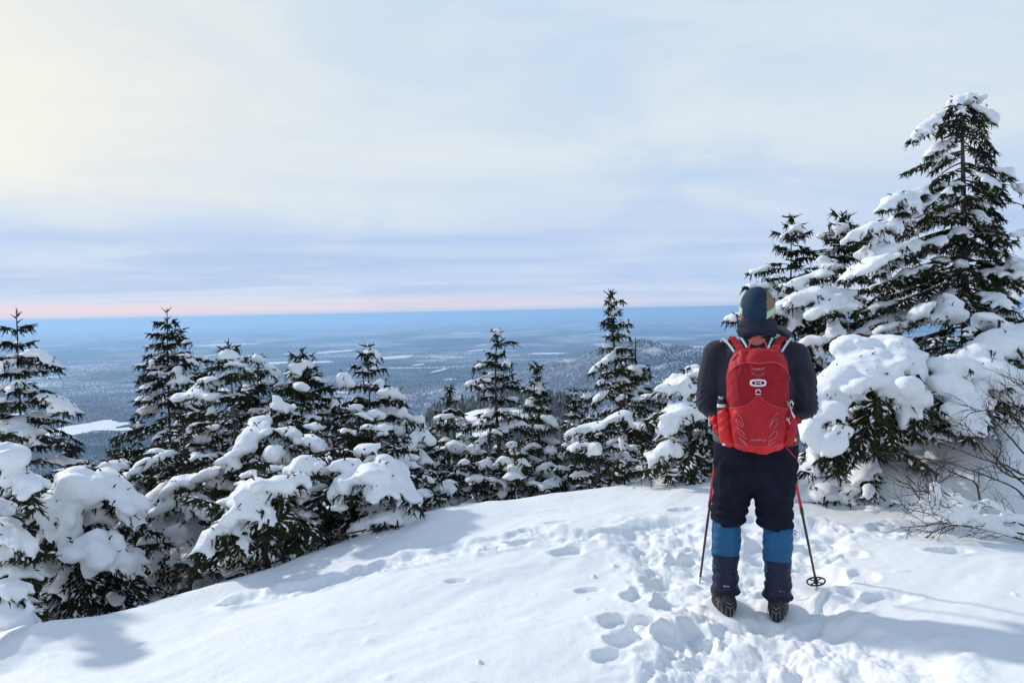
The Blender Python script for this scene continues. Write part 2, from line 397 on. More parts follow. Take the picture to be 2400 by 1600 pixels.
def F(x, y, detail=True):
    z = F_base(x, y)
    if not detail: return z
    # wind drifts
    r = (x * 0.8 + y * 0.6); s = (-x * 0.6 + y * 0.8)
    wx = fbm2(x * 0.9, y * 0.9, 2, 21) * 0.5
    z = z + 0.05 * noise2(r * 0.5, s * 1.1, 1) + 0.020 * fbm2(r * 1.1 + wx, s * 2.6 + wx, 3, 5)
    tr = np.zeros_like(z); chur = np.zeros_like(z)
    for pl, w, dp in zip(_tr, TW, TD):
        d = seg_dist(x, y, pl) + 0.10 * fbm2(x * 2.6, y * 2.6, 3, 31)
        m = sstep(w * 1.15, w * 0.6, d)
        rim = np.exp(-((d - w * 1.25) / (w * 0.22)) ** 2)
        tr = np.minimum(tr, -dp * m); 
        z = z + 0.022 * rim * (0.5 + fbm2(x * 6, y * 6, 2, 33))
        chur = np.maximum(chur, sstep(w * 1.7, w * 0.6, d))
    z = z + tr
    # broken lumps inside the trail: billowy blocks with sharp creases
    b1 = np.abs(fbm2(x * 4.5, y * 4.5, 2, 40)); b2 = np.abs(noise2(x * 10, y * 10, 44)); b3 = np.abs(noise2(x * 23, y * 23, 46)); b4 = noise2(x * 48, y * 48, 48)
    lump = sstep(-0.1, 0.35, noise2(x * 3, y * 3, 50))
    z = z + chur * (0.055 * (b1 - 0.22) + 0.030 * fbm2(x * 5, y * 5, 2, 52) + (0.034 * (b2 - 0.2)) * (0.3 + lump) + 0.020 * (b3 - 0.2) * (0.4 + lump) + 0.005 * b4)
    # footprints
    for k, (p, rx, ry, h, a) in enumerate(_pr):
        ca, sa = math.cos(a), math.sin(a)
        dx, dy = x - p[0], y - p[1]
        q = np.sqrt(((dx * ca + dy * sa) / rx) ** 2 + ((-dx * sa + dy * ca) / (ry * 1.25)) ** 2) + 0.42 * noise2(x * 7, y * 7, 60 + k) + 0.25 * noise2(x * 19, y * 19, 61 + k)
        z = z - h * sstep(1.12, 0.72, q) + h * 0.16 * np.exp(-((q - 1.25) / 0.22) ** 2)
    for fx, fy in FEET:
        q = np.hypot(x - fx, (y - fy) * 0.7) / 0.12 + 0.15 * noise2(x * 12, y * 12, 70)
        z = z + (np.minimum(-0.0, 0) - z) * 0  # feet stand at the local level
        z = np.where(q < 1.6, z + (-0.005 - z) * sstep(1.5, 0.95, q), z)
    z = z + 0.012 * sstep(.35, .6, noise2(x * 5.5, y * 7.5, 95)) * np.clip(fbm2(x * 11, y * 11, 3, 96) + .3, 0, 1)
    # grainy crust + scattered crumbs
    z = z + 0.0022 * fbm2(x * 16, y * 16, 3, 80)
    cr_ = noise2(x * 13, y * 13, 90)
    z = z + 0.02 * sstep(0.50, 0.66, cr_) * sstep(-0.1, 0.5, noise2(x * 0.8, y * 0.8, 92) + 0.25)
    return z

# person stands here
PR = 4.06; PTH = math.atan2(1.335, PR)
PX, PY = 1.335, PR
def loc2w(x, y, z):            # person-local -> world
    c, s = math.cos(-PTH), math.sin(-PTH)
    return np.array([PX + x * c - y * s, PY + x * s + y * c, z])
FEET += [tuple(P(1917, 1384, 4.40)[:2]), tuple(loc2w(-.15, .03, 0)[:2]), tuple(loc2w(.135, .03, 0)[:2])]

def ring_list(lo, hi, n): return list(np.exp(np.linspace(math.log(lo), math.log(hi), n)))
azs = np.radians(np.concatenate([np.linspace(-37, 37, 680), np.linspace(38, 322, 60)]))
rs = np.array([0.05] + ring_list(.4, 2.7, 14) + ring_list(2.75, 8.2, 400) + ring_list(8.4, 30, 40))
A, R_ = np.meshgrid(azs, rs)
gx, gy = R_ * np.sin(A), R_ * np.cos(A)
gz = F(gx.ravel(), gy.ravel()).reshape(gx.shape)
na, nr = len(azs), len(rs)
i = np.arange(nr - 1)[:, None]; j = np.arange(na)[None, :]; j2 = (j + 1) % na
FQ = np.stack([i * na + j, (i + 1) * na + j, (i + 1) * na + j2, i * na + j2], -1).reshape(-1, 4)[:, ::-1]
ground = mk('snow_ground', np.stack([gx, gy, gz], -1).reshape(-1, 3), np.ascontiguousarray(FQ), M_SNOW)
tag(ground, kind='structure')
if ground.data.polygons[5000].normal.z < 0: ground.data.flip_normals()

# ------------------------------------------------------------------ valley and mountain side
VZ = -560.0
# snow-covered lakes and open fields: (u, v, half width px, half height px)
LAKES = [(205, 1003, 62, 15), (530, 806, 48, 2.4), (640, 850, 40, 2.6), (745, 848, 34, 2.2), (785, 823, 22, 4), (930, 836, 27, 4), (104, 885, 17, 5), (770, 921, 50, 3),
         (355, 851, 22, 2.0), (478, 833, 14, 1.8), (575, 834, 12, 1.6), (1120, 820, 12, 3), (1030, 868, 7, 5), (1090, 779, 25, 1.4), (975, 768, 12, 1.2), (1410, 781, 22, 2), (1620, 812, 38, 1.6),
         (640, 758, 14, 1.2), (600, 758, 12, 1.2), (1330, 756, 9, 1.2), (1285, 828, 44, 1.8), (1545, 806, 10, 1), (345, 786, 13, 1.0), (235, 815, 7, 1.0), (1420, 806, 30, 1.6),
         (20, 975, 20, 4), (1055, 890, 14, 2), (1235, 784, 7, 1.4), (980, 855, 8, 2.5), (288, 1008, 28, 3), (680, 828, 10, 1.2), (1140, 792, 9, 1.4), (60, 757, 8, 0.8), (870, 750, 8, .8), (1200, 740, 10, .9), (1125, 733, 10, .8), (560, 838, 8, 1.2)]
def lake_world(u, v, hw, hh):
    c = G(u, v, VZ)
    l = G(u - hw, v, VZ); t = G(u, v - hh, VZ); b = G(u, v + hh, VZ)
    return c, np.linalg.norm((c - l)[:2]), np.linalg.norm((t - b)[:2]) / 2, (c - l)[:2] / np.linalg.norm((c - l)[:2])
LW = [lake_world(*l) for l in LAKES]
HILL = G(1540, 870, -430)           # small wooded hill behind the tall leaning spruce
def valley_z(x, y):
    r = np.hypot(x, y); az = np.degrees(np.arctan2(x, y))
    amp = np.interp(r, [1200, 2500, 8000, 25000, 60000], [0, 18, 30, 60, 130])
    z = VZ + amp * (fbm2(x / 1900, y / 1500, 5, 100, 0.5) + 0.15)
    far = sstep(33000, 62000, r)
    z = z + far * (170 * np.maximum(0, fbm2(x / 16000, y / 9000, 3, 110) + 0.15) + np.interp(az, [-40, -5, 2, 12, 22, 40], [-120, -40, 70, 140, 190, 150]))
    # wooded hills at middle distance on the right
    for u, v, d, rx, ry, h in ((1530, 900, 4700, 560, 900, 215), (1720, 880, 5600, 750, 900, 160), (1390, 890, 5300, 700, 500, 90), (1200, 890, 5200, 900, 500, 60)):
        p = P(u, v, d); q = ((x - p[0]) / rx) ** 2 + ((y - p[1]) / ry) ** 2
        z = z + h * np.exp(-q) * (1 + 0.35 * fbm2(x / 330, y / 330, 4, 120))
    for (c, a, b, dr) in LW:
        dx, dy = x - c[0], y - c[1]
        e = np.hypot((dx * dr[0] + dy * dr[1]) / (a * 1.25), (-dx * dr[1] + dy * dr[0]) / (b * 1.4))
        z = z + (VZ + 2 - z) * sstep(1.6, 1.0, e)
    # the mountain the camera stands on
    zm = np.interp(r, [0, 30, 150, 300, 1700], [-5.2, -13, -62, -125, -720])
    sh = sstep(-12, -6, az) * sstep(9, 4, az)
    ridge = np.interp(r, [0, 30, 180, 330, 430, 520, 900, 1700], [-5.2, -13, -52, -58, -52, -61, -330, -720]) + np.interp(az, [-11, -7, -3, 0, 4, 8], [-22, -8, -1, 1, -2, -8]) * sstep(200, 400, r)
    zm = zm * (1 - sh) + ridge * sh + 6 * fbm2(x / 70, y / 70, 3, 130) * sstep(60, 300, r)
    right = sstep(16, 26, az)
    zm = zm * (1 - right) + np.interp(r, [0, 30, 1700], [-2, -6, -720]) * right
    return np.where(r < 2600, np.maximum(z, zm), z) - r * r / 1.47e7     # the Earth curves away
vaz = np.radians(np.concatenate([np.linspace(-42, 42, 370), np.linspace(44, 316, 40)]))
vr = np.array([20.0, 24] + ring_list(28, 1500, 70) + ring_list(1540, 105000, 290))
A, R_ = np.meshgrid(vaz, vr)
vx, vy = R_ * np.sin(A), R_ * np.cos(A)
vz = valley_z(vx.ravel(), vy.ravel()).reshape(vx.shape)
vz[0] -= 2.0
na, nr = len(vaz), len(vr)
i = np.arange(nr - 1)[:, None]; j = np.arange(na)[None, :]; j2 = (j + 1) % na
FQ = np.stack([i * na + j, (i + 1) * na + j, (i + 1) * na + j2, i * na + j2], -1).reshape(-1, 4)[:, ::-1]

def valley_material():
    m = bpy.data.materials.new('snowy_forest_floor'); m.use_nodes = True
    nt = m.node_tree; n_, l_ = nt.nodes, nt.links; b = n_['Principled BSDF']
    b.inputs['Roughness'].default_value = 0.95; b.inputs['Specular IOR Level'].default_value = 0.0
    g_ = n_.new('ShaderNodeNewGeometry')
    def noise(scale, det, rough=0.5, off=0.0, st=(1, 1, 1)):
        mp_ = n_.new('ShaderNodeMapping'); l_.new(g_.outputs['Position'], mp_.inputs[0]); mp_.inputs['Location'].default_value = (off, off, 0); mp_.inputs['Scale'].default_value = st
        t = n_.new('ShaderNodeTexNoise'); l_.new(mp_.outputs[0], t.inputs['Vector']); t.inputs['Scale'].default_value = scale; t.inputs['Detail'].default_value = det; t.inputs['Roughness'].default_value = rough
        return t.outputs['Fac']
    big = ramp(n_, l_, noise(1 / 2600, 6, 0.62, 300), [(0.41, (0.04, 0.045, 0.055)), (0.50, (0.12, 0.12, 0.14)), (0.59, (0.34, 0.33, 0.37))])
    fine = ramp(n_, l_, noise(1 / 38, 4, 0.7), [(0.35, (0.45, 0.45, 0.45)), (0.6, (1.35, 1.35, 1.35))])
    col = mixc(n_, l_, 1.0, big, fine, 'MULTIPLY')
    mid = ramp(n_, l_, noise(1 / 520, 6, 0.7, 900, (1, 2.0, 1)), [(0.38, (0.40, 0.42, 0.46)), (0.62, (1.75, 1.75, 1.75))])
    col = mixc(n_, l_, 1.0, col, mid, 'MULTIPLY')
    spots = ramp(n_, l_, noise(1 / 900, 3, 0.55, 50, (0.8, 1.6, 1)), [(0.645, (0, 0, 0)), (0.675, (1, 1, 1))])
    col = mixc(n_, l_, spots, col, (0.62, 0.64, 0.66))
    # open snow between the stunted trees of the near shoulder
    ln = n_.new('ShaderNodeVectorMath'); ln.operation = 'LENGTH'; l_.new(g_.outputs['Position'], ln.inputs[0])
    near = n_.new('ShaderNodeMapRange'); l_.new(ln.outputs['Value'], near.inputs[0]); near.inputs[1].default_value = 900; near.inputs[2].default_value = 500
    patch = ramp(n_, l_, noise(1 / 22, 4, 0.6, 9), [(0.45, (0.07, 0.08, 0.08)), (0.56, (0.8, 0.82, 0.85))])
    col = mixc(n_, l_, near.outputs[0], col, patch)
    l_.new(col, b.inputs['Base Color'])
    return m
valley = mk('valley', np.stack([vx, vy, vz], -1).reshape(-1, 3), np.ascontiguousarray(FQ), valley_material())
if valley.data.polygons[5000].normal.z < 0: valley.data.flip_normals()
tag(valley, kind='structure')
M_LAKE = pmat('lake_snow', (0.80, 0.82, 0.85), 0.8, (0.86, 0.87, 0.9), 0.004, coord='Object')
def fade_z(x, y): return float(valley_z(np.array([x]), np.array([y]))[0])
for k, (c, a, b, dr) in enumerate(LW):
    th = np.linspace(0, 2 * PI, 64, endpoint=False)
    rr = 1 + 0.45 * noise2(np.cos(th) * 1.7 + k * 9.1, np.sin(th) * 1.7 + k * 3.3, 140) + 0.25 * noise2(np.cos(th) * 5 + k, np.sin(th) * 5, 141)
    ex, ey = a * rr * np.cos(th), b * rr * np.sin(th)
    V = np.stack([c[0] + ex * dr[0] - ey * dr[1], c[1] + ex * dr[1] + ey * dr[0], np.full(64, VZ + 4 + k * .1)], 1)
    V[:, 2] -= (c[0] ** 2 + c[1] ** 2) / 1.47e7
    V = np.concatenate([V, [[c[0], c[1], V[0, 2]]]])
    o = mk('frozen_lake' if (k in (0, 1, 2, 3, 5, 7, 16) ) else 'snow_field', V, [(64, q, (q + 1) % 64) for q in range(64)], M_LAKE, smooth=False)
    tag(o, kind='structure')

# ------------------------------------------------------------------ distant woods (nobody could count them)
def cones(name, n, az0, az1, r0, r1, hgt, wid, mats, dens, seed, seg=3):
    rg = np.random.default_rng(seed)
    az = np.radians(rg.uniform(az0, az1, n)); r = np.exp(rg.uniform(math.log(r0), math.log(r1), n))
    x, y = r * np.sin(az), r * np.cos(az)
    keep = dens(x, y, r, az, rg)
    x, y = x[keep], y[keep]; n = len(x)
    z = valley_z(x, y)
    h = hgt * rg.uniform(0.55, 1.25, n); w = wid * rg.uniform(0.7, 1.3, n); ph = rg.uniform(0, 2 * PI, n)
    V = np.empty((n, seg + 1, 3))
    for s in range(seg):
        V[:, s, 0] = x + w * np.cos(ph + s * 2 * PI / seg); V[:, s, 1] = y + w * np.sin(ph + s * 2 * PI / seg); V[:, s, 2] = z - 1
    V[:, seg, 0] = x; V[:, seg, 1] = y; V[:, seg, 2] = z + h
    F_ = np.array([[s, (s + 1) % seg, seg] for s in range(seg)])[None] + (np.arange(n) * (seg + 1))[:, None, None]
    o = mk(name, V.reshape(-1, 3), F_.reshape(-1, 3), mats, smooth=False)
    tag(o, kind='stuff'); return o
def offlake(x, y):
    ok = np.ones(len(x), bool)
    for (c, a, b, dr) in LW:
        dx, dy = x - c[0], y - c[1]
        ok &= np.hypot((dx * dr[0] + dy * dr[1]) / (a * 1.15), (-dx * dr[1] + dy * dr[0]) / (b * 1.15)) > 1.0
    return ok
M_FARCON = pmat('far_conifer', (0.03, 0.04, 0.04), 0.9, (0.10, 0.11, 0.12), 0.02, spec=0.0)
M_FARHW = pmat('far_hardwood', (0.16, 0.155, 0.175), 0.95, (0.40, 0.385, 0.42), 0.012, spec=0.0)
HP = [(P(1530, 900, 4700), 620, 800), (P(1720, 880, 5600), 800, 800), (P(1390, 890, 5300), 700, 450), (P(1180, 900, 4000), 500, 260)]
def hillm(x, y): return np.max([np.exp(-((x - p[0]) / a) ** 2 - ((y - p[1]) / b) ** 2) for p, a, b in HP], 0)
def d_con(x, y, r, az, rg): return offlake(x, y) & (hillm(x, y) + rg.uniform(-.15, .15, len(x)) < .38) & (fbm2(x / 260, y / 260, 4, 150) + rg.uniform(-.25, .25, len(x)) > 0.04)
def d_hw(x, y, r, az, rg): return offlake(x, y) & (hillm(x, y) + rg.uniform(-.2, .2, len(x)) < .45) & (fbm2(x / 260, y / 260, 4, 150) + rg.uniform(-.25, .25, len(x)) < 0.10)
wc = cones('far_conifer_wood', 70000, -37, 30, 1500, 13000, 15, 4.2, M_FARCON, d_con, 11)
tag(wc, 'dark conifer woods spread in patches over the snowy valley', 'woods')
wh = cones('far_hardwood_wood', 75000, -37, 30, 1500, 11000, 13, 6.5, M_FARHW, d_hw, 12)
tag(wh, 'grey leafless woods dusted with snow over the valley and its hills', 'woods')
M_FROST = pmat('frosted_hardwood', (0.30, 0.29, 0.31), 0.95, (0.75, 0.74, 0.77), 0.006, spec=0.0)
wf = cones('frosted_hill_wood', 26000, -6, 24, 3300, 7600, 12, 6.0, M_FROST, lambda x, y, r, az, rg: offlake(x, y) & (hillm(x, y) + rg.uniform(-.2, .2, len(x)) > .36), 14)
tag(wf, 'pale frosted woods on the small hills beyond the centre trees', 'woods')
def d_sh(x, y, r, az, rg): return (fbm2(x / 60, y / 60, 3, 160) + rg.uniform(-.3, .3, len(x)) > 0.06)
M_SHC = pmat('shoulder_spruce', (0.03, 0.04, 0.035), 0.9, (0.30, 0.31, 0.32), 0.15, spec=0.0)
ws = cones('ridge_spruce_wood', 9000, -13, 10, 240, 620, 6.5, 1.5, M_SHC, d_sh, 13, 5)
tag(ws, 'dark stunted spruce wood on the snowy shoulder below the summit', 'woods')

# ------------------------------------------------------------------ air
def haze(density, col):
    o = mk('haze', [(x, y, z) for x in (-150000, 150000) for y in (-150000, 150000) for z in (-1450, 9)],
           [(0, 1, 3, 2), (4, 6, 7, 5), (0, 4, 5, 1), (2, 3, 7, 6), (0, 2, 6, 4), (1, 5, 7, 3)], None, smooth=False)
    m = bpy.data.materials.new('haze'); m.use_nodes = True; nt = m.node_tree; nt.nodes.clear()
    v = nt.nodes.new('ShaderNodeVolumePrincipled'); v.inputs['Color'].default_value = (*col, 1); v.inputs['Density'].default_value = density
    v.inputs['Anisotropy'].default_value = 0.3
    ou = nt.nodes.new('ShaderNodeOutputMaterial'); nt.links.new(v.outputs[0], ou.inputs['Volume'])
    o.data.materials.append(m); tag(o, kind='stuff'); return o
haze(7.4e-5, (0.44, 0.70, 1.0))
# ------------------------------------------------------------------ spruces
class Tree:
    def __init__(s, d, lod=None):
        s.d = d; s.lod = lod if lod else max(1.0, d / 7.0)
        s.wood = []; s.bb = []; s.bd = []; s.bl = []; s.ec = []; s.em = []; s.du = []; s.dust = 0.4; s.rg = np.random.default_rng(int(d * 1000) % 9973 + 5)
    def brush(s, base, dr, L):
        s.bb.append(base); s.bd.append(dr); s.bl.append(L)
    def snow(s, c, M): s.ec.append(c); s.em.append(M)
def unit(v): return v / (np.linalg.norm(v) + 1e-12)
UP = np.array([0, 0, 1.0])
def frond(T, B, E, W, snow=0.06, sag=0.05, bare=0.22, dens=1.0, cover=0.8, snow_from=0.2, wood=0.008, green=True):
    """one bough from B to E (world), half width W, snow thickness"""
    rg = T.rg; B = np.asarray(B, float); E = np.asarray(E, float)
    L = np.linalg.norm(E - B); n = max(5, int(L / 0.07))
    t = np.linspace(0, 1, n)[:, None]
    bend = rg.normal(0, 0.03, 3) * L
    pts = B + (E - B) * t + UP * (sag * 4 * t * (1 - t)) + bend * np.sin(PI * t)
    T.wood.append((pts, np.linspace(wood * (0.7 + L), 0.003, n)))
    fw0 = unit(E - B); sd0 = np.cross(fw0, UP)
    if np.linalg.norm(sd0) < 0.25: sd0 = np.array([1.0, 0, 0])
    sd0 = unit(sd0)
    def at(q):
        f = q * (n - 1); k = min(int(f), n - 2); return pts[k] + (pts[k + 1] - pts[k]) * (f - k), unit(pts[k + 1] - pts[k])
    step = 0.048 * T.lod / dens; cover = cover if cover > .85 else cover * 0.62
    q = bare; sgn = 1
    while green and q < 1.0:
        p, fw = at(q)
        qq = (q - bare) / (1 - bare)
        l = W * max(0.28, min(1.0, 0.35 + 1.6 * qq)) * (1 - 0.62 * qq ** 1.5) * rg.uniform(0.65, 1.2)
        for sg in (1, -1):
            d = unit(fw * 0.75 + sd0 * sg * 0.85 + UP * (-0.18 - 2.2 * snow * rg.uniform(0.3, 1.1)) + rg.normal(0, 0.10, 3))
            T.brush(p, d, l)
            if rg.random() < T.dust:
                a_ = rg.uniform(.15, .6); T.du.append((p + d * l * (a_ + .2) + UP * .010, d, l * rg.uniform(.2, .34), rg.uniform(.009, .017) * T.lod ** .5))
            ns = int(l / (0.052 * T.lod))
            for k in range(1, ns + 1):
                b = p + d * l * (k / (ns + 0.6))
                for s2 in (1, -1):
                    dd = unit(d * 0.8 + np.cross(d, UP) * s2 * 0.75 + UP * rg.uniform(-0.45, 0.1))
                    T.brush(b, dd, rg.uniform(0.045, 0.085) * T.lod ** 0.5)
                    if rg.random() < T.dust * .5: T.du.append((b + dd * .03 + UP * .008, dd, rg.uniform(.022, .04) * T.lod ** .5, rg.uniform(.008, .014) * T.lod ** .5))
            for w_ in (0.0, 0.35, 0.7):
                if rg.random() < 0.75: T.brush(p + d * l * w_, unit(fw * 0.35 + sd0 * sg * 0.3 - UP * 0.8 + rg.normal(0, .25, 3)), rg.uniform(.05, .10) * T.lod ** .5)
        q += step / L
    p, fw = at(0.999)
    if green:
        T.brush(p - fw * 0.03, fw, 0.10)
        for s2 in (1, -1): T.brush(p - fw * 0.03, unit(fw * 0.8 + sd0 * s2 * 0.6), 0.08)
    # snow lying on the bough
    if snow > 0 and cover > 0:
        q = snow_from + rg.uniform(0, 0.08); run = rg.random() < cover
        while q < 1.0:
            if rg.random() < 0.16: run = rg.random() < cover
            if run:
                p, fw = at(min(q, 0.985))
                qq = max(0, (q - bare) / (1 - bare))
                l = W * max(0.34, min(1.0, 0.35 + 1.6 * qq)) * (1 - 0.55 * qq ** 1.8)
                sd = unit(np.cross(fw, UP)) if np.linalg.norm(np.cross(fw, UP)) > .25 else sd0
                up = unit(np.cross(sd, fw))
                if up[2] < 0: up = -up
                th = snow * rg.uniform(0.7, 1.15) * (0.7 + 0.45 * math.sin(PI * min(1, q)))
                M = np.stack([fw * (0.05 + th * 0.45), sd * l * rg.uniform(0.45, 0.68), up * th * 0.62], 1)
                T.snow(p + up * th * 0.35 + UP * 0.008 + sd * rg.normal(0, l * 0.08), M)
                for sg in (1, -1):
                    if rg.random() < 0.42:
                        d = unit(fw * 0.7 + sd * sg * 0.85 - UP * (0.20 + 1.6 * snow))
                        for w_ in (0.55, 0.85):
                            if rg.random() < 0.75:
                                c = p + d * l * w_ + UP * (0.010 + th * 0.25)
                                M = np.stack([d * (0.05 + l * 0.16), unit(np.cross(d, UP)) * rg.uniform(0.022, 0.045), UP * th * rg.uniform(0.4, 0.65)], 1)
                                T.snow(c, M)
            q += 0.05 / L
def crown(T, tip, foot, k, rmax, depth, whorl=0.14, per=5, snow=0.05, cover=0.7, skip=0.1, az_sparse=True, tilt_top=35, tilt_low=-14, start=0.16, dens=1.0, low_snow=None, W=0.13, squeeze=1.0):
    """whorls of boughs round the stem from the tip down"""
    rg = T.rg; tip = np.asarray(tip, float); foot = np.asarray(foot, float)
    H = np.linalg.norm(foot - tip); ax = (foot - tip) / H
    h = start; a0 = rg.uniform(0, 2 * PI)
    while h < min(depth, H * 0.97):
        c = tip + ax * h
        m = per if h > 0.35 else 4
        for j in range(m):
            if rg.random() < skip: continue
            a = a0 + j * 2 * PI / m + rg.normal(0, 0.22)
            R = min(rmax, 0.05 + k * h) * rg.uniform(0.66, 1.15)
            el = math.radians(np.interp(h, [0.1, 0.5, 1.3, 2.5], [tilt_top, 12, tilt_low * 0.6, tilt_low]) + rg.normal(0, 7))
            e = c + np.array([math.cos(a) * R, math.sin(a) * R * squeeze, R * math.tan(el)])
            w = min(W, 0.035 + 0.42 * R)
            sn = 0.85 * snow * min(1.0, 0.45 + h * 0.5) if low_snow is None else np.interp(h, [0, depth], [snow, low_snow])
            back = math.sin(a) > 0.35
            frond(T, c, e, w, sn, sag=0.07 * R, bare=0.14 if R < 0.35 else 0.24, dens=(0.65 if back and az_sparse else 1.0) * dens, cover=min(cover, .8), snow_from=0.34)
        h += whorl * rg.uniform(0.8, 1.25) * (1 + 0.25 * h); a0 += 2.4
def leader(T, tip, L, mat_needles=True):
    tip = np.asarray(tip, float)
    T.wood.append((np.array([tip - UP * L, tip - UP * L * 0.5, tip]), np.array([0.008, 0.006, 0.0035]) * max(1, T.lod)))
def snow_cap(T, c, r, h, n=6):
    rg = T.rg
    T.snow(np.asarray(c), np.diag([r, r, h]))
    for k in range(n):
        a = rg.uniform(0, 2 * PI)
        T.snow(np.asarray(c) + np.array([math.cos(a) * r * .6, math.sin(a) * r * .6, -h * .45]), np.diag([r * .5, r * .5, h * .62]))
TREES = []
def needles_arrays(T, seed):
    rg = np.random.default_rng(seed)
    B = np.array(T.bb); D = np.array(T.bd); L = np.array(T.bl); n = len(B)
    ref = np.where(np.abs(D[:, 2:3]) < 0.9, np.array([[0, 0, 1.0]]), np.array([[1.0, 0, 0]]))
    S = np.cross(D, ref); S /= np.linalg.norm(S, axis=1)[:, None]; U = np.cross(S, D)
    V = []; 
    # needle-clad axis: two crossed slim blades
    w = 0.0095 * T.lod ** 0.6
    for X in (S, U):
        a = B - X * w; b = B + X * w; c = B + D * L[:, None]
        V.append(np.stack([a, b, c], 1))
    k = 4 if T.lod < 1.25 else 3
    ln = 0.021 * T.lod ** 0.7; wd = 0.0040 * T.lod ** 0.9
    for q in range(k):
        t = rg.uniform(0.05, 0.98, n)[:, None]; ph = rg.uniform(0, 2 * PI, n)[:, None]
        rad = np.cos(ph) * S + np.sin(ph) * U
        p = B + D * L[:, None] * t
        d = D * 0.75 + rad * 0.75
        pw = np.cross(d, rad); pw /= np.linalg.norm(pw, axis=1)[:, None] + 1e-9
        V.append(np.stack([p - pw * wd, p + pw * wd, p + d * ln * rg.uniform(0.75, 1.2, n)[:, None]], 1))
    # long twigs carry extra needles
    lg = np.where(L > 0.09)[0]
    for q in range(4):
        t = rg.uniform(0.05, 0.98, len(lg))[:, None]; ph = rg.uniform(0, 2 * PI, len(lg))[:, None]
        rad = np.cos(ph) * S[lg] + np.sin(ph) * U[lg]; p = B[lg] + D[lg] * L[lg][:, None] * t
        d = D[lg] * 0.75 + rad * 0.75
        pw = np.cross(d, rad); pw /= np.linalg.norm(pw, axis=1)[:, None] + 1e-9
        V.append(np.stack([p - pw * wd, p + pw * wd, p + d * ln * 1.2], 1))
    V = np.concatenate(V).reshape(-1, 3)
    return V, np.arange(len(V)).reshape(-1, 3)
def components(F_, n):
    lab = np.arange(n)
    E = np.concatenate([F_[:, [k, (k + 1) % F_.shape[1]]] for k in range(F_.shape[1])])
    while True:
        m = np.minimum(lab[E[:, 0]], lab[E[:, 1]])
        new = lab.copy(); np.minimum.at(new, E[:, 0], m); np.minimum.at(new, E[:, 1], m)
        new = new[new]
        if (new == lab).all(): break
        lab = new
    return lab
NTRI = [0]
def finish(T, foot, name, label, group, trunk_pts, trunk_r, voxel=None, pads=24, needle_mat=None, bark=None, cat='spruce tree', smooth=3, padmin=None):
    root = empty(name, tuple(foot)); tag(root, label, cat, group)
    seed = len(TREES) + 50; TREES.append(root)
    bark = bark or M_BARK
    if trunk_pts is not None:
        g_ = Geo(); g_.tube(trunk_pts, trunk_r, 8); g_.build('trunk', bark, root)
    if T.wood:
        g_ = Geo()
        for p, r in T.wood: g_.tube(p, r, 3 if T.lod > 1.2 else 4, cap=False)
        o = g_.build('branches', bark, root); tag(o, kind='stuff'); NTRI[0] += len(o.data.polygons)
    if T.bb:
        V, F_ = needles_arrays(T, seed)
        o = mk('needles', V, F_, needle_mat or (M_NEED if seed % 2 else M_NEED2), root, smooth=False); tag(o, kind='stuff'); NTRI[0] += len(F_)
    if T.du:
        C_ = np.array([q[0] for q in T.du]); D_ = np.array([q[1] for q in T.du]); l_ = np.array([q[2] for q in T.du])[:, None]; w_ = np.array([q[3] for q in T.du])[:, None]
        S_ = np.cross(D_, [0, 0, 1.0]); S_ /= np.linalg.norm(S_, axis=1)[:, None] + 1e-9
        rg = np.random.default_rng(seed); j_ = rg.normal(0, .004, (len(C_), 3))
        V = np.stack([C_ - D_ * l_, C_ + D_ * l_ - [0, 0, .006], C_ + S_ * w_ + j_, C_ - S_ * w_ - j_, C_ + UP * w_ * .8 + D_ * l_ * .3, C_ + UP * w_ * .7 - D_ * l_ * .4, C_ - UP * w_ * .35], 1)
        f_ = np.array([[0, 2, 5], [0, 5, 3], [2, 4, 5], [3, 5, 4], [1, 4, 2], [1, 3, 4], [0, 6, 2], [0, 3, 6], [1, 2, 6], [1, 6, 3]])
        o = mk('frost', V.reshape(-1, 3), (f_[None] + (np.arange(len(C_)) * 7)[:, None, None]).reshape(-1, 3), M_PAD, root); tag(o, kind='stuff'); NTRI[0] += 10 * len(C_)
    if T.ec:
        vx_ = voxel or 0.0036 * T.d
        V, F_ = ellip_mesh(T.ec, T.em, 2)
        V, F_, Nn = remesh(V, F_, vx_, smooth)
        V = V + Nn * (0.026 * noise3(V * 6.0, seed % 7) + 0.008 * noise3(V * 19, 3) + .003 * noise3(V * 42, 5))[:, None]
        lab = components(F_, len(V))
        fl = lab[F_[:, 0]]
        ids, cnt = np.unique(fl, return_counts=True)
        order = ids[np.argsort(-cnt)]
        area = dict(zip(ids, cnt))
        padmin = padmin or (0.055 * T.d / 7) ** 2 * 6
        big = [i for i in order[:pads] if area[i] * vx_ * vx_ > padmin]
        NTRI[0] += 2 * len(F_)
        for i in big:
            f = F_[fl == i]; u, inv = np.unique(f, return_inverse=True)
            mk('snow_pad', V[u], inv.reshape(f.shape), M_PAD, root)
        m = ~np.isin(fl, big)
        m &= np.isin(fl, ids[cnt > 10])
        if m.any():
            f = F_[m]; u, inv = np.unique(f, return_inverse=True)
            o = mk('snow_dusting', V[u], inv.reshape(f.shape), M_PAD, root); tag(o, kind='stuff')
    return root
def gz(x, y): return float(F(np.array([x]), np.array([y]), False)[0])
def foot_of(tip, lean_x=0.0, dy=0.0):
    x, y = tip[0] + lean_x, tip[1] + dy
    return np.array([x, y, gz(x, y) - 0.15])
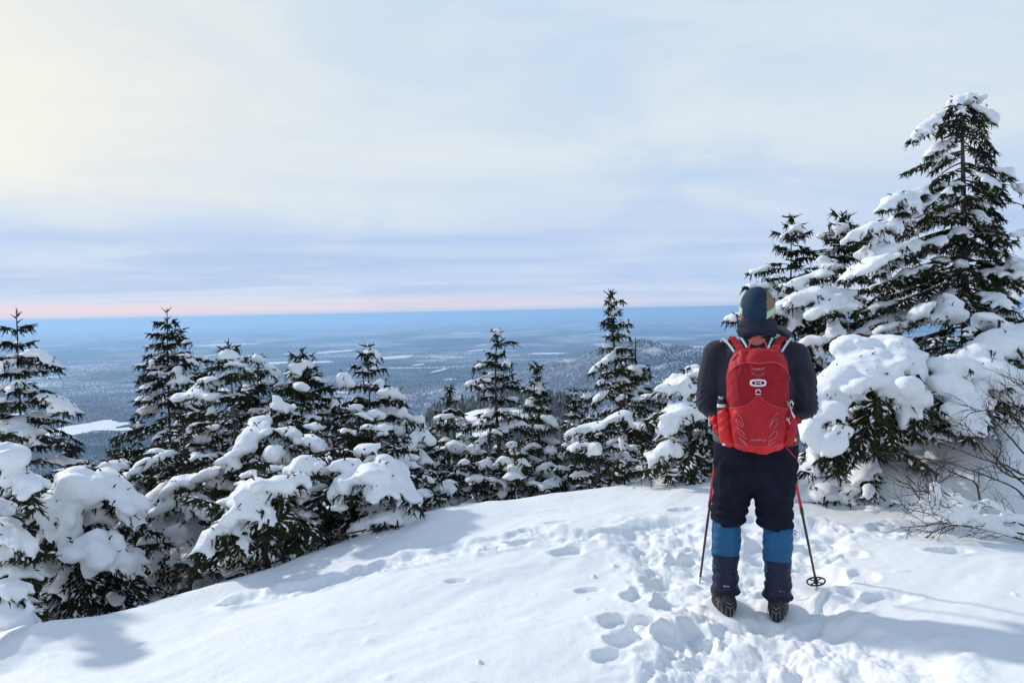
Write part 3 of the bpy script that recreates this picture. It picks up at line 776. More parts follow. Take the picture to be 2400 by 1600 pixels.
def trunk_line(tip, foot, r0, r1=0.006, wob=0.02, n=14, rg=None):
    t = np.linspace(0, 1, n)[:, None]; rg = rg or RNG
    p = foot + (tip - foot) * t
    w = rg.normal(0, wob, 2)
    p[:, 0] += w[0] * np.sin(t[:, 0] * PI * 2); p[:, 1] += w[1] * np.sin(t[:, 0] * PI)
    return p, np.linspace(r0, r1, n)
def boughs(T, spec):
    """spec rows: (u0,v0,dd0, u1,v1,dd1, half width, snow, cover, extra)"""
    for r in spec:
        u0, v0, a, u1, v1, b, w, s = r[:8]
        kw = r[8] if len(r) > 8 else {}
        frond(T, P(u0, v0, T.d + a), P(u1, v1, T.d + b), w, s, **kw)
def pads(T, spec):
    """free-form heaps of snow: (u, v, depth offset, half width px, half height px, tilt degrees[, depth radius m])"""
    for r in spec:
        u, v, dd, hw, hh, tl = r[:6]
        c = P(u, v, T.d + dd); px = (T.d + dd) / FPX
        a = math.radians(tl); dr = r[6] if len(r) > 6 else min(hw * px * 0.9, 0.26)
        R3 = np.array([[math.cos(a), 0, -math.sin(a)], [0, 1, 0], [math.sin(a), 0, math.cos(a)]])
        M = R3 @ np.diag([hw * px, dr, hh * px])
        rg = T.rg
        T.snow(c, M * 0.78)
        for k in range(11):      # a lumpy rather than perfect outline
            q = rg.uniform(-1, 1, 3) * [1.0, 0.8, 0.35]; q[2] -= .35 * q[0] ** 2
            T.snow(c + M @ q, M * rg.uniform(0.22, 0.55))
        A = M[:, 0]; L_ = np.linalg.norm(A); hh_ = np.linalg.norm(M[:, 2])
        nf = int(max(3, L_ / 0.022))
        for k in range(nf):     # tongues along the lower edge and green twigs under them
            x = rg.uniform(-1, 1); a2 = rg.uniform(PI * .95, PI * 2.05)
            y = math.sin(a2) * math.sqrt(max(0, 1 - x * x)) * .9
            e = c + A * x + M[:, 1] * y - UP * hh_ * (.35 + .4 * x * x)
            dr_ = unit((e - c) * [1, 1, .3] + np.array([0, 0, -.9 * dr]) + rg.normal(0, .04, 3))
            if rg.random() < .55:
                w_ = rg.uniform(.014, .028); l2 = rg.uniform(.03, .075)
                T.snow(e + dr_ * l2 * .2 + UP * .012, np.stack([dr_ * l2, unit(np.cross(dr_, UP)) * w_, UP * w_ * .9], 1))
            if rg.random() < .3:
                q_ = rg.uniform(-1, 1, 2); T.brush(c + A * q_[0] * .7 + M[:, 1] * q_[1] * .6 + UP * hh_ * .55, unit(np.array([q_[0], -.4, .5]) + rg.normal(0, .3, 3)), rg.uniform(.03, .06))
            for _ in range(3):
                b_ = e - dr_ * rg.uniform(0, .06) - UP * .01 + rg.normal(0, .012, 3)
                T.brush(b_, unit(dr_ + rg.normal(0, .35, 3) - UP * rg.uniform(0, .5)), rg.uniform(.05, .11) * T.lod ** .5)

def auto_tree(tipuv, d, label, group, k, rmax, depth, lean=0.0, r0=0.035, snow=0.05, cover=0.7, extra=None, padl=None, cap=None, lead=0.25, name='spruce_tree', **kw):
    T = Tree(d); T.dust = kw.pop('dust', .62 if group == GM else .38); tip = P(tipuv[0], tipuv[1], d); foot = foot_of(tip, lean)
    fin = {q: kw.pop(q) for q in ('voxel', 'needle_mat', 'bark', 'pads_n', 'cat') if q in kw}
    crown(T, tip, foot, k, rmax, depth, snow=snow * (1.2 if group == GM else 1.1), cover=min(1, cover * (1.25 if group == GM else 1.12)), start=lead, **kw)
    T.wood.append((np.array([tip - UP * (lead + .1), tip]), np.array([0.008, 0.003])))
    for q in range(5):
        a = T.rg.uniform(0, 2 * PI); T.brush(tip - UP * lead * T.rg.uniform(0.1, 0.9), unit(np.array([math.cos(a), math.sin(a), 0.9])), 0.06 * T.lod)
    T.brush(tip - UP * lead, UP, lead)
    if extra: boughs(T, extra)
    if padl: pads(T, padl)
    if cap: snow_cap(T, tip - UP * cap[2], cap[0], cap[1])
    if 'pads_n' in fin: fin['pads'] = fin.pop('pads_n')
    tp, tr = trunk_line(tip, foot, r0, 0.004, rg=T.rg)
    return finish(T, foot, name, label, group, tp, tr, **fin)

GL = 'snow-laden spruces along the left slope'
GM = 'snow-laden spruces in the middle distance'
GR = 'snow-laden spruces on the right'
# ---- left
auto_tree((38, 722), 8.0, 'tall spruce at the far left edge with bare pointed top above the horizon', GL, .36, .78, 2.6, snow=.045, cover=.62, whorl=.13, per=6, W=.14, skip=.14,
          padl=[(88, 828, -.3, 24, 15, -15), (122, 848, -.3, 20, 11, -30), (20, 849, -.3, 20, 10, 12), (48, 894, -.4, 16, 11, 0), (150, 955, -.4, 24, 14, 5), (135, 935, -.4, 34, 9, -20), (88, 1040, -.4, 18, 12, 0), (40, 1016, -.4, 45, 12, 3), (75, 1022, -.4, 14, 9, 0)],
          extra=[(40, 915, 0, 175, 965, -.5, .16, .05), (40, 850, 0, 135, 862, -.45, .11, .05), (45, 950, 0, -30, 965, -.4, .14, .05), (40, 1010, 0, 185, 1050, -.4, .15, .05)])
auto_tree((-70, 900), 5.9, 'heavily loaded spruce cut by the left frame edge at mid height', GL, .55, .62, 2.0, snow=.09, cover=.9, whorl=.2, per=6, W=.2, r0=.05,
          padl=[(25, 1075, -.9, 50, 42, -15), (45, 1062, -.85, 32, 28, -40), (15, 1130, -.9, 28, 30, 0), (20, 1245, -1.0, 65, 20, -22), (70, 1285, -1.0, 26, 22, -50), (0, 1290, -1.0, 35, 25, 0)],
          extra=[(-60, 1050, 0, 85, 1150, -1.0, .22, .09), (-50, 1050, 0, 80, 1190, -.9, .18, .03, dict(cover=.2)), (-60, 1210, 0, 100, 1300, -1.0, .22, .1), (-60, 1180, 0, 60, 1360, -1.0, .2, .05)])
auto_tree((205, 1085), 6.3, 'bowed spruce under one huge snow hood above a dark hollow beside the left slope', GL, .9, .62, 1.5, snow=.09, cover=.85, whorl=.17, per=7, W=.21, r0=.06, lead=.05, tilt_top=5, tilt_low=-25,
          padl=[(175, 1130, -.45, 62, 45, 0), (265, 1140, -.35, 70, 30, -38), (130, 1190, -.55, 42, 60, 10), (150, 1250, -.6, 30, 34, 0), (205, 1180, -.45, 26, 22, 0), (300, 1200, -.35, 26, 24, -50),
                (205, 1285, -.7, 60, 34, -12), (255, 1310, -.65, 45, 30, -30), (295, 1320, -.55, 34, 30, -50), (165, 1290, -.7, 30, 22, 0), (240, 1260, -.6, 30, 25, -30), (275, 1265, -.5, 24, 30, -50)],
          extra=[(200, 1110, 0, 330, 1230, -.3, .2, .08), (200, 1100, 0, 95, 1210, -.5, .2, .08), (210, 1200, 0, 320, 1350, -.4, .2, .06), (200, 1150, 0, 120, 1290, -.6, .2, .08), (200, 1180, 0, 240, 1330, -.75, .24, .08),
                 (200, 1280, 0, 80, 1400, -.4, .24, .01, dict(cover=.2)), (200, 1280, 0, 330, 1400, -.3, .24, .01, dict(cover=.3)), (200, 1300, 0, 160, 1460, -.6, .24, .0), (200, 1300, 0, 280, 1450, -.4, .24, .0), (200, 1260, 0, 60, 1340, -.3, .22, .0), (205, 1260, 0, 200, 1420, -.7, .25, .0), (205, 1260, 0, 130, 1400, -.6, .25, .0), (205, 1330, 0, 330, 1450, -.3, .25, .0)])
auto_tree((-10, 1330), 5.0, 'low snow-buried spruce at the lower left corner', GL, .9, .36, .8, snow=.07, cover=.95, whorl=.15, per=7, W=.16, r0=.03, lead=.04, tilt_top=0, tilt_low=-30,
          padl=[(30, 1380, -.3, 42, 22, -20), (10, 1440, -.35, 55, 40, 0), (62, 1455, -.3, 30, 34, -30), (88, 1475, -.25, 18, 24, 0), (20, 1490, -.3, 60, 25, 0)])
auto_tree((391, 722), 10.0, 'tall dense dark spruce with pointed leader, second tall one from the left', GL, .37, .66, 3.2, snow=.042, cover=.5, whorl=.125, per=7, W=.14, r0=.06, skip=.04,
          padl=[(365, 874, -.5, 22, 8, 5), (412, 868, -.5, 17, 14, 30), (420, 893, -.5, 25, 14, 8), (440, 800, -.4, 14, 8, 0), (450, 845, -.45, 16, 12, -20), (350, 905, -.5, 8, 8, 0), (395, 827, -.4, 10, 5, 0)],
          extra=[(395, 850, 0, 492, 846, -.3, .15, .03, dict(cover=.3)), (395, 900, 0, 330, 915, -.5, .16, .04), (395, 840, 0, 350, 850, -.4, .1, .04)])
auto_tree((535, 800), 8.4, 'spruce with a conical snow cap and a grey weathered stem left of centre-left thicket', GL, .55, .62, 2.4, snow=.05, cover=.55, whorl=.15, per=6, W=.15, bark=M_DEAD, r0=.05, lead=.13, lean=.16,
          padl=[(535, 832, -.1, 24, 20, 0), (552, 852, -.25, 20, 11, -10), (465, 923, -.5, 41, 12, 2), (455, 1025, -.6, 32, 21, -5), (487, 1002, -.55, 28, 11, 18), (485, 890, -.4, 28, 9, 10), (498, 960, -.4, 12, 14, 20)],
          extra=[(545, 900, 0, 425, 930, -.5, .15, .05), (550, 980, 0, 425, 1030, -.6, .18, .06), (545, 860, 0, 470, 880, -.4, .14, .05), (550, 1000, 0, 640, 1030, -.3, .15, .03)])
auto_tree((605, 838), 9.0, 'slanting spruce with a diagonal snow ridge between the snow-capped spire and the leader spike', GL, .55, .55, 2.0, snow=.05, cover=.7, whorl=.16, per=6, W=.14, lead=.04,
          padl=[(612, 842, -.1, 22, 9, -25), (640, 866, -.15, 22, 13, -48), (660, 900, -.3, 18, 12, -10), (700, 925, -.3, 14, 12, 0), (590, 880, -.3, 22, 9, 0)])
auto_tree((709, 815), 8.6, 'dense dark green spruce with a bare brown leader spike above its snow cap', GL, .42, .5, 2.2, snow=.045, cover=.4, whorl=.10, per=7, W=.14, lead=.16, skip=.02, needle_mat=M_NEED,
          padl=[(715, 855, -.12, 27, 17, 0), (690, 878, -.2, 17, 9, 10), (744, 887, -.2, 16, 9, -8), (709, 907, -.45, 20, 17, -10)])
auto_tree((862, 812), 9.0, 'broad spruce with a round double snow knob on top, centre-left', GL, .42, .85, 2.5, snow=.055, cover=.72, whorl=.15, per=6, W=.16, lead=.02, skip=.08,
          padl=[(862, 822, 0, 14, 12, 0), (882, 830, 0, 12, 12, 0), (872, 845, -.1, 10, 7, 0), (806, 878, -.4, 18, 10, 10), (812, 897, -.45, 18, 12, 10), (855, 900, -.3, 12, 9, 0), (893, 895, -.35, 15, 12, -10), (920, 921, -.45, 30, 20, -20), (785, 945, -.45, 12, 20, 10),
                (945, 965, -.5, 14, 22, 0), (985, 985, -.5, 18, 20, -30), (875, 970, -.55, 30, 13, 0), (990, 1020, -.5, 26, 20, -20), (900, 1010, -.6, 32, 14, -15), (960, 1040, -.6, 26, 18, -30), (835, 955, -.5, 26, 10, 5)],
          extra=[(865, 900, 0, 945, 945, -.4, .16, .07), (865, 960, 0, 1000, 1020, -.5, .2, .07), (865, 940, 0, 780, 965, -.4, .16, .06), (865, 1000, 0, 1010, 1090, -.5, .2, .07)])
auto_tree((650, 940), 7.4, 'small spruce with a smooth pyramid of snow in the middle of the thicket', GL, .75, .5, 1.4, snow=.06, cover=.75, whorl=.14, per=7, W=.16, lead=.03,
          padl=[(650, 953, -.1, 25, 17, 0), (602, 1017, -.5, 36, 19, 18), (677, 1010, -.45, 31, 18, -3), (741, 1000, -.3, 27, 15, -12), (653, 1068, -.7, 30, 34, -10), (600, 1000, -.4, 26, 12, 15), (560, 1060, -.6, 40, 12, 20), (548, 1090, -.65, 24, 22, 20)],
          extra=[(650, 1000, 0, 575, 1040, -.6, .2, .08), (655, 1000, 0, 700, 1040, -.5, .18, .08), (655, 1030, 0, 655, 1110, -.8, .18, .08)])
auto_tree((868, 985), 6.9, 'thick drooping spruce with two broad snow domes at the foot of the thicket', GL, .9, .58, 1.2, snow=.075, cover=.85, whorl=.15, per=7, W=.2, lead=.04, r0=.05,
          padl=[(745, 1043, -.2, 40, 20, -38), (718, 1092, -.75, 44, 36, 0), (810, 1088, -.75, 32, 22, 0), (868, 1110, -.8, 54, 34, 5), (925, 1125, -.7, 42, 28, -30), (800, 1145, -.85, 30, 42, 25), (960, 1160, -.6, 26, 36, -20), (862, 1050, -.5, 30, 18, 10), (900, 1080, -.6, 30, 20, -20),
                (905, 1210, -.75, 40, 24, 8), (855, 1225, -.75, 26, 20, 0), (960, 1210, -.65, 28, 28, -30), (840, 1240, -.75, 26, 12, 0), (745, 1225, -.75, 20, 16, 10), (860, 1240, -.72, 40, 10, 4)],
          extra=[(850, 1060, 0, 690, 1120, -.9, .24, .09), (860, 1080, 0, 800, 1160, -.95, .24, .09), (870, 1080, 0, 900, 1160, -.95, .26, .09), (870, 1070, 0, 975, 1190, -.8, .24, .08),
                 (860, 1140, 0, 700, 1240, -.8, .24, .0), (860, 1140, 0, 760, 1270, -.8, .24, .0), (860, 1140, 0, 830, 1250, -.8, .24, .01), (860, 1160, 0, 660, 1290, -.7, .24, .0), (860, 1130, 0, 900, 1230, -.8, .24, .05), (860, 1130, 0, 780, 1200, -.9, .24, .02), (860, 1130, 0, 730, 1190, -.8, .24, .0)])
auto_tree((610, 1075), 6.3, 'low bent spruce with a long sloping snow sheet over brown twigs', GL, 1.0, .6, .9, snow=.07, cover=.75, whorl=.16, per=7, W=.2, lead=.03, r0=.05, tilt_top=0, tilt_low=-20,
          padl=[(650, 1140, -.6, 46, 34, 12), (590, 1150, -.65, 50, 34, 42), (560, 1195, -.7, 48, 26, 45), (510, 1245, -.7, 40, 24, 25), (485, 1275, -.7, 24, 14, 20), (630, 1215, -.75, 24, 16, -20), (700, 1125, -.5, 30, 24, 0), (610, 1190, -.7, 30, 24, 20)],
          extra=[(650, 1130, 0, 470, 1290, -.75, .26, .06), (650, 1140, 0, 560, 1290, -.8, .26, .02), (650, 1150, 0, 640, 1250, -.8, .24, .03), (640, 1180, 0, 500, 1320, -.6, .26, .0, dict(dens=.7)), (640, 1200, 0, 620, 1300, -.7, .26, .0), (650, 1200, 0, 700, 1290, -.5, .26, .0), (650, 1180, 0, 740, 1260, -.5, .26, .0), (640, 1200, 0, 560, 1320, -.6, .26, .0), (640, 1180, 0, 460, 1330, -.5, .22, .0)])
auto_tree((835, 1000), 6.9, 'little green spruce tip poking out of the snow domes', GL, .5, .16, .36, snow=.02, cover=.4, whorl=.09, per=6, W=.08, lead=.03, r0=.012, dens=1.3, needle_mat=M_NEED)
auto_tree((430, 975), 7.6, 'spreading dark spruce with fanned snow stripes left of the thicket', GL, .8, .75, 2.2, snow=.055, cover=.7, whorl=.17, per=7, W=.2, lead=.05, r0=.05, tilt_low=-28,
          padl=[(350, 1080, -.5, 30, 16, 20), (485, 1110, -.7, 44, 22, 25), (420, 1130, -.7, 40, 18, 30), (380, 1190, -.7, 40, 20, 30), (450, 1190, -.75, 24, 34, 20), (400, 1245, -.7, 30, 18, 40), (345, 1270, -.65, 34, 22, 35), (520, 1130, -.6, 22, 22, -10), (430, 1250, -.7, 18, 28, 20), (310, 1330, -.5, 20, 26, 30), (485, 1200, -.8, 24, 30, 10), (455, 1290, -.75, 14, 20, 20)],
          extra=[(440, 1060, 0, 320, 1110, -.6, .2, .06), (440, 1110, 0, 330, 1200, -.7, .22, .06), (440, 1150, 0, 300, 1290, -.6, .24, .06), (440, 1180, 0, 360, 1340, -.7, .24, .05), (450, 1180, 0, 430, 1320, -.8, .24, .05), (450, 1140, 0, 520, 1220, -.7, .22, .05)])
auto_tree((322, 992), 11.5, 'small slim spruce with a snow ball top standing in the gap before the lake view', GL, .3, .45, 1.5, snow=.035, cover=.5, whorl=.11, per=6, W=.1, lead=.02, cap=(.07, .06, .0))
auto_tree((274, 1022), 12.5, 'smallest dark spruce in the gap before the lake view, with a tiny snow tuft', GL, .35, .4, 1.3, snow=.03, cover=.3, whorl=.11, per=6, W=.1, lead=.12)
auto_tree((300, 1085), 8.4, 'rounded spruce with flat snow shelves just right of the great snow hood', GL, .9, .6, 1.5, snow=.06, cover=.8, whorl=.16, per=7, W=.17, lead=.03,
          padl=[(240, 1095, -.3, 40, 10, 10), (275, 1087, -.3, 30, 11, -10), (330, 1105, -.3, 18, 12, 0), (310, 1160, -.5, 24, 22, 0)])
for (u, v, d, k, rm, lab) in ((458, 868, 10.9, .38, .5, 'dark slender spruce top just right of the tall dense dark spruce'),
                           (775, 905, 9.9, .42, .5, 'snowy spruce top filling the dip left of the double snow knob'),
                           (572, 905, 9.8, .5, .5, 'snow-dusted spruce behind the slanting snow ridge tree'),
                           (170, 1052, 8.9, .6, .5, 'snow-dusted low spruce behind the huge snow hood, under the lake'),
                           (372, 1040, 8.2, .7, .5, 'small full spruce with snow tufts at the foot of the tall dense dark one'),
                           (1005, 1010, 10.0, .5, .5, 'narrow snowy spruce in the gap left of the frosty pale one')):
    auto_tree((u, v), d, lab, GL, k, rm, 1.6, snow=.055, cover=.85, whorl=.13, per=6, W=.14, lead=.05, tilt_top=15, tilt_low=-22, dust=.6)
# ---- middle
auto_tree((1053, 912), 11.0, 'frosty pale spruce with thinly iced boughs right of the thicket', GM, .45, .78, 2.6, snow=.06, cover=.85, whorl=.16, per=7, W=.16, lead=.03, r0=.07,
          padl=[(1045, 975, -.5, 24, 12, 0), (1068, 1040, -.8, 26, 14, 0), (1075, 1055, -.85, 30, 11, 0), (1115, 1035, -.7, 18, 14, -20), (1020, 1060, -.7, 28, 16, 25), (1040, 1110, -.8, 16, 28, 0), (1130, 1140, -.7, 32, 20, -30)])
auto_tree((1164, 778), 10.0, 'tall spruce with crooked side arms breaking the horizon line at centre', GM, .33, .62, 3.0, snow=.045, cover=.7, whorl=.13, per=6, W=.13, lead=.03, cap=(.06, .05, 0.0), r0=.05,
          padl=[(1122, 858, -.3, 14, 8, 15), (1108, 900, -.4, 12, 6, 20), (1140, 890, -.45, 14, 8, 0), (1190, 850, -.3, 9, 18, -25), (1176, 825, -.3, 9, 5, 0), (1160, 1010, -.7, 12, 10, 0), (1145, 905, -.3, 14, 9, 15)],
          extra=[(1168, 885, 0, 1098, 903, -.4, .11, .05), (1168, 812, 0, 1206, 802, -.2, .09, .0), (1168, 910, 0, 1240, 915, -.3, .13, .05), (1168, 850, 0, 1115, 862, -.3, .11, .05)])
auto_tree((1258, 850), 10.4, 'narrow dark spruce like a spindle, right beside the tall centre spruce', GM, .22, .55, 3.0, snow=.045, cover=.65, whorl=.11, per=7, W=.12, lead=.1, r0=.04,
          padl=[(1262, 922, -.2, 8, 6, 0), (1266, 955, -.3, 10, 6, 0), (1290, 985, -.5, 22, 13, -35), (1258, 1000, -.5, 16, 10, 0), (1250, 1045, -.6, 18, 14, 0), (1205, 1055, -.6, 22, 12, 15), (1285, 1110, -.7, 26, 18, -20), (1228, 1150, -.8, 18, 26, 0), (1320, 1130, -.6, 22, 14, -10), (1160, 1130, -.6, 22, 22, 10)])
auto_tree((1345, 918), 12.0, 'left one of the two small knob-topped spruces before the far woods', GM, .36, .5, 2.4, snow=.055, cover=.75, whorl=.14, per=6, W=.12, lead=.02, cap=(.06, .06, 0))
auto_tree((1375, 920), 12.4, 'right one of the two small knob-topped spruces before the far woods', GM, .36, .5, 2.4, snow=.055, cover=.7, whorl=.14, per=6, W=.12, lead=.02, cap=(.07, .05, 0))
auto_tree((1431, 686), 9.6, 'tallest centre spruce with a crooked leaning top and long snowy arms to the left', GM, .17, .6, 3.4, snow=.045, cover=.35, whorl=.12, per=6, W=.12, lead=.05, lean=.28, r0=.06, skip=.05, needle_mat=M_NEED,
          padl=[(1405, 853, -.4, 30, 9, 32), (1408, 893, -.4, 12, 8, 40), (1466, 757, -.15, 9, 5, -15), (1469, 782, -.2, 13, 7, -40), (1430, 768, -.2, 7, 4, 10), (1460, 850, -.3, 9, 8, 20), (1410, 925, -.4, 22, 10, 30), (1398, 940, -.4, 18, 9, 35), (1455, 930, -.4, 15, 8, 15)],
          extra=[(1458, 833, 0, 1387, 872, -.4, .11, .055), (1465, 860, 0, 1402, 900, -.4, .10, .05), (1445, 750, 0, 1413, 755, -.2, .08, .01), (1470, 900, 0, 1390, 950, -.5, .13, .05), (1440, 720, 0, 1462, 708, -.1, .06, 0), (1436, 722, 0, 1427, 725, -.1, .06, 0), (1455, 762, 0, 1475, 760, -.2, .07, .03)])
auto_tree((1489, 790), 9.9, 'dark spruce with a long thin leader touching the crooked tallest one on its right side', GM, .30, .6, 2.8, snow=.045, cover=.55, whorl=.12, per=7, W=.12, lead=.3, r0=.05,
          padl=[(1493, 876, -.2, 8, 6, 0), (1497, 935, -.5, 18, 10, 0), (1535, 940, -.4, 26, 13, -35), (1560, 955, -.4, 10, 12, -50), (1515, 870, -.3, 8, 5, 0), (1500, 990, -.5, 16, 22, 0)])
auto_tree((1400, 985), 8.9, 'broad ragged spruce mass drooping in many thin snow stripes behind the snow crest', GM, .9, .95, 1.8, snow=.05, cover=.8, whorl=.16, per=8, W=.18, lead=.02, tilt_top=10, tilt_low=-30, r0=.05,
          padl=[(1385, 1000, -.3, 42, 14, 12), (1450, 975, -.3, 36, 13, 18), (1350, 1045, -.6, 24, 14, 30), (1395, 1050, -.7, 14, 22, 10), (1460, 1040, -.7, 12, 22, 25), (1500, 1000, -.5, 20, 16, -20), (1345, 1010, -.4, 22, 10, 25)])
auto_tree((1615, 868), 7.6, 'snow-laden spruce just left of the hiker with a long snow arm pointing left', GM, .85, .62, 1.25, snow=.08, cover=.85, whorl=.16, per=7, W=.19, lead=.05, r0=.05, needle_mat=M_NEED,
          padl=[(1588, 898, -.3, 42, 15, 32), (1556, 913, -.35, 22, 9, 15), (1618, 915, -.4, 20, 14, 20), (1596, 965, -.6, 44, 20, 0), (1640, 975, -.6, 34, 22, 10), (1562, 1000, -.65, 24, 24, 15), (1560, 1055, -.75, 32, 30, 15), (1530, 1075, -.6, 18, 26, 40), (1605, 985, -.6, 14, 10, 0), (1600, 950, -.5, 30, 14, 0)],
          extra=[(1625, 880, 0, 1537, 922, -.4, .12, .06), (1620, 960, 0, 1520, 990, -.6, .2, .08), (1630, 1040, 0, 1520, 1110, -.7, .2, .05), (1640, 1060, 0, 1570, 1120, -.75, .22, .02), (1640, 1050, 0, 1620, 1130, -.75, .22, .0), (1650, 1000, 0, 1690, 1110, -.7, .22, .0), (1640, 1020, 0, 1600, 1110, -.75, .22, .0), (1610, 880, 0, 1660, 905, -.3, .12, .05)])
auto_tree((1462, 1092), 7.2, 'tiny green spruce seedling half buried in the snow crest', GM, .6, .12, .18, snow=.03, cover=.6, whorl=.06, per=5, W=.06, lead=.01, r0=.01, dens=1.4, needle_mat=M_NEED,
          padl=[(1475, 1098, .05, 26, 12, 5), (1500, 1095, .1, 30, 10, 0)])
for (u, v, d, k, rm, lab) in ((985, 1075, 8.6, .8, .5, 'low snow-plastered spruce closing the right end of the thicket beside the frosty pale one'),
                           (1112, 1040, 9.6, .7, .5, 'short snowy spruce filling the gap between the frosty pale and the tall centre spruce'),
                           (1205, 1035, 9.4, .7, .5, 'short snowy spruce at the foot of the tall centre spruce on its right'),
                           (1298, 1050, 9.8, .75, .5, 'short spruce with heaped snow between the spindle tree and the ragged mass'),
                           (1490, 1040, 9.2, .75, .5, 'short snow-heaped spruce under the tree with the long thin leader'),
                           (930, 930, 10.2, .5, .6, 'snowy spruce top peeping out behind the right side of the thicket')):
    auto_tree((u, v), d, lab, GM, k, rm, 1.4, snow=.065, cover=.95, whorl=.14, per=7, W=.16, lead=.03, tilt_top=10, tilt_low=-25,
              padl=[(u - 5, v + 8, -.05, 17, 12, 0), (u - 26, v + 42, -.35, 20, 11, 18), (u + 22, v + 46, -.35, 20, 11, -18), (u, v + 80, -.5, 28, 13, 4)])
# ---- right
T = Tree(8.0, 1.0); T.dust = .3
tip, bot = P(2257, 225, 8.0), P(2262, 690, 8.0)
foot = foot_of(bot)
boughs(T, [
 (2256, 262, 0, 2135, 330, -.4, .13, .06, dict(snow_from=.35, cover=1)), (2256, 250, 0, 2225, 262, -.2, .09, .04), (2257, 250, 0, 2300, 262, -.1, .09, .04), (2257, 255, 0, 2332, 292, -.3, .12, .06, dict(snow_from=.4, cover=1)),
 (2256, 275, 0, 2200, 320, -.3, .12, .04), (2257, 280, 0, 2310, 310, .2, .11, .0), (2257, 300, 0, 2190, 350, .1, .09, .03), (2257, 300, 0, 2300, 350, .1, .09, 0.0), (2257, 265, 0, 2260, 300, -.4, .1, .03), (2257, 290, 0, 2250, 325, -.35, .1, .0),
 (2257, 332, 0, 2175, 368, -.3, .12, .05, dict(snow_from=.3, cover=1)), (2257, 320, 0, 2336, 360, .1, .08, .0, dict(bare=.5)), (2257, 330, 0, 2320, 395, .2, .07, 0, dict(bare=.6)), (2257, 345, 0, 2300, 400, -.1, .06, 0, dict(bare=.7)),
 (2258, 354, 0, 2120, 406, -.3, .12, .0, dict(bare=.35)), (2258, 360, 0, 2160, 395, .2, .09, .02, dict(bare=.5)), (2258, 380, 0, 2180, 440, -.1, .05, .0, dict(bare=.75)), (2258, 395, 0, 2210, 440, -.2, .05, 0, dict(bare=.7)),
 (2260, 387, 0, 2372, 416, -.3, .15, .04, dict(bare=.4, snow_from=.7, cover=1)), (2260, 395, 0, 2365, 466, -.2, .16, .0, dict(bare=.35)), (2260, 392, 0, 2345, 440, .2, .16, .0, dict(bare=.35)), (2260, 400, 0, 2330, 470, .1, .13, .03, dict(bare=.4)),
 (2258, 417, 0, 2068, 492, -.5, .18, .08, dict(snow_from=.42, cover=1, bare=.4)), (2258, 430, 0, 2140, 470, -.4, .14, .05), (2258, 440, 0, 2180, 480, -.4, .12, .03), (2258, 430, 0, 2215, 455, -.4, .12, .03), (2260, 430, 0, 2300, 470, -.2, .1, .03),
 (2259, 468, 0, 2120, 510, -.4, .15, .04), (2262, 469, 0, 2430, 500, -.2, .11, .04, dict(bare=.75, snow_from=.8, cover=1)), (2260, 470, 0, 2330, 505, -.1, .14, .05, dict(bare=.2)),
 (2258, 469, 0, 1997, 562, -.6, .2, .09, dict(snow_from=.42, cover=1, bare=.35)), (2258, 500, 0, 2080, 560, -.2, .16, .05), (2258, 500, 0, 2130, 545, .3, .16, .05), (2262, 500, 0, 2330, 560, .1, .17, .0), (2262, 500, 0, 2325, 530, -.3, .17, .02), (2262, 515, 0, 2320, 575, -.2, .16, .0), (2262, 480, 0, 2320, 545, .3, .15, 0),
 (2258, 554, 0, 1978, 655, -.7, .17, .08, dict(snow_from=.42, cover=1, bare=.3)), (2262, 562, 0, 2430, 555, -.1, .04, .0, dict(bare=.9)), (2260, 560, 0, 2140, 610, -.5, .16, .03), (2258, 560, 0, 2060, 620, .2, .16, .05), (2262, 560, 0, 2300, 600, -.4, .13, .0),
 (2265, 613, 0, 2430, 640, -.5, .2, .08, dict(bare=.45, snow_from=.6, cover=1)), (2263, 620, 0, 2390, 680, -.3, .18, .0), (2263, 620, 0, 2340, 690, -.5, .18, .0), (2258, 610, 0, 2115, 645, -.4, .16, .04), (2258, 620, 0, 2020, 680, -.2, .18, .05),
 (2258, 640, 0, 2060, 670, -.5, .18, .0), (2258, 650, 0, 2090, 720, -.6, .2, .03), (2258, 660, 0, 2150, 740, -.6, .2, .04), (2262, 660, 0, 2350, 720, -.5, .2, .0), (2262, 660, 0, 2300, 740, -.6, .2, .0), (2258, 670, 0, 2000, 740, -.3, .2, .04), (2258, 670, 0, 2220, 760, -.7, .2, .06),
 (2258, 690, 0, 1960, 790, .1, .22, .03), (2258, 700, 0, 2040, 800, -.4, .22, .02), (2262, 700, 0, 2350, 790, -.2, .22, .03), (2262, 640, 0, 2350, 700, .3, .2, .0), (2258, 640, 0, 2140, 700, .3, .2, .0), (2258, 600, 0, 2170, 650, .3, .18, .0), (2258, 540, 0, 2190, 590, .2, .15, .0), (2258, 640, 0, 2020, 720, .3, .22, .0)])
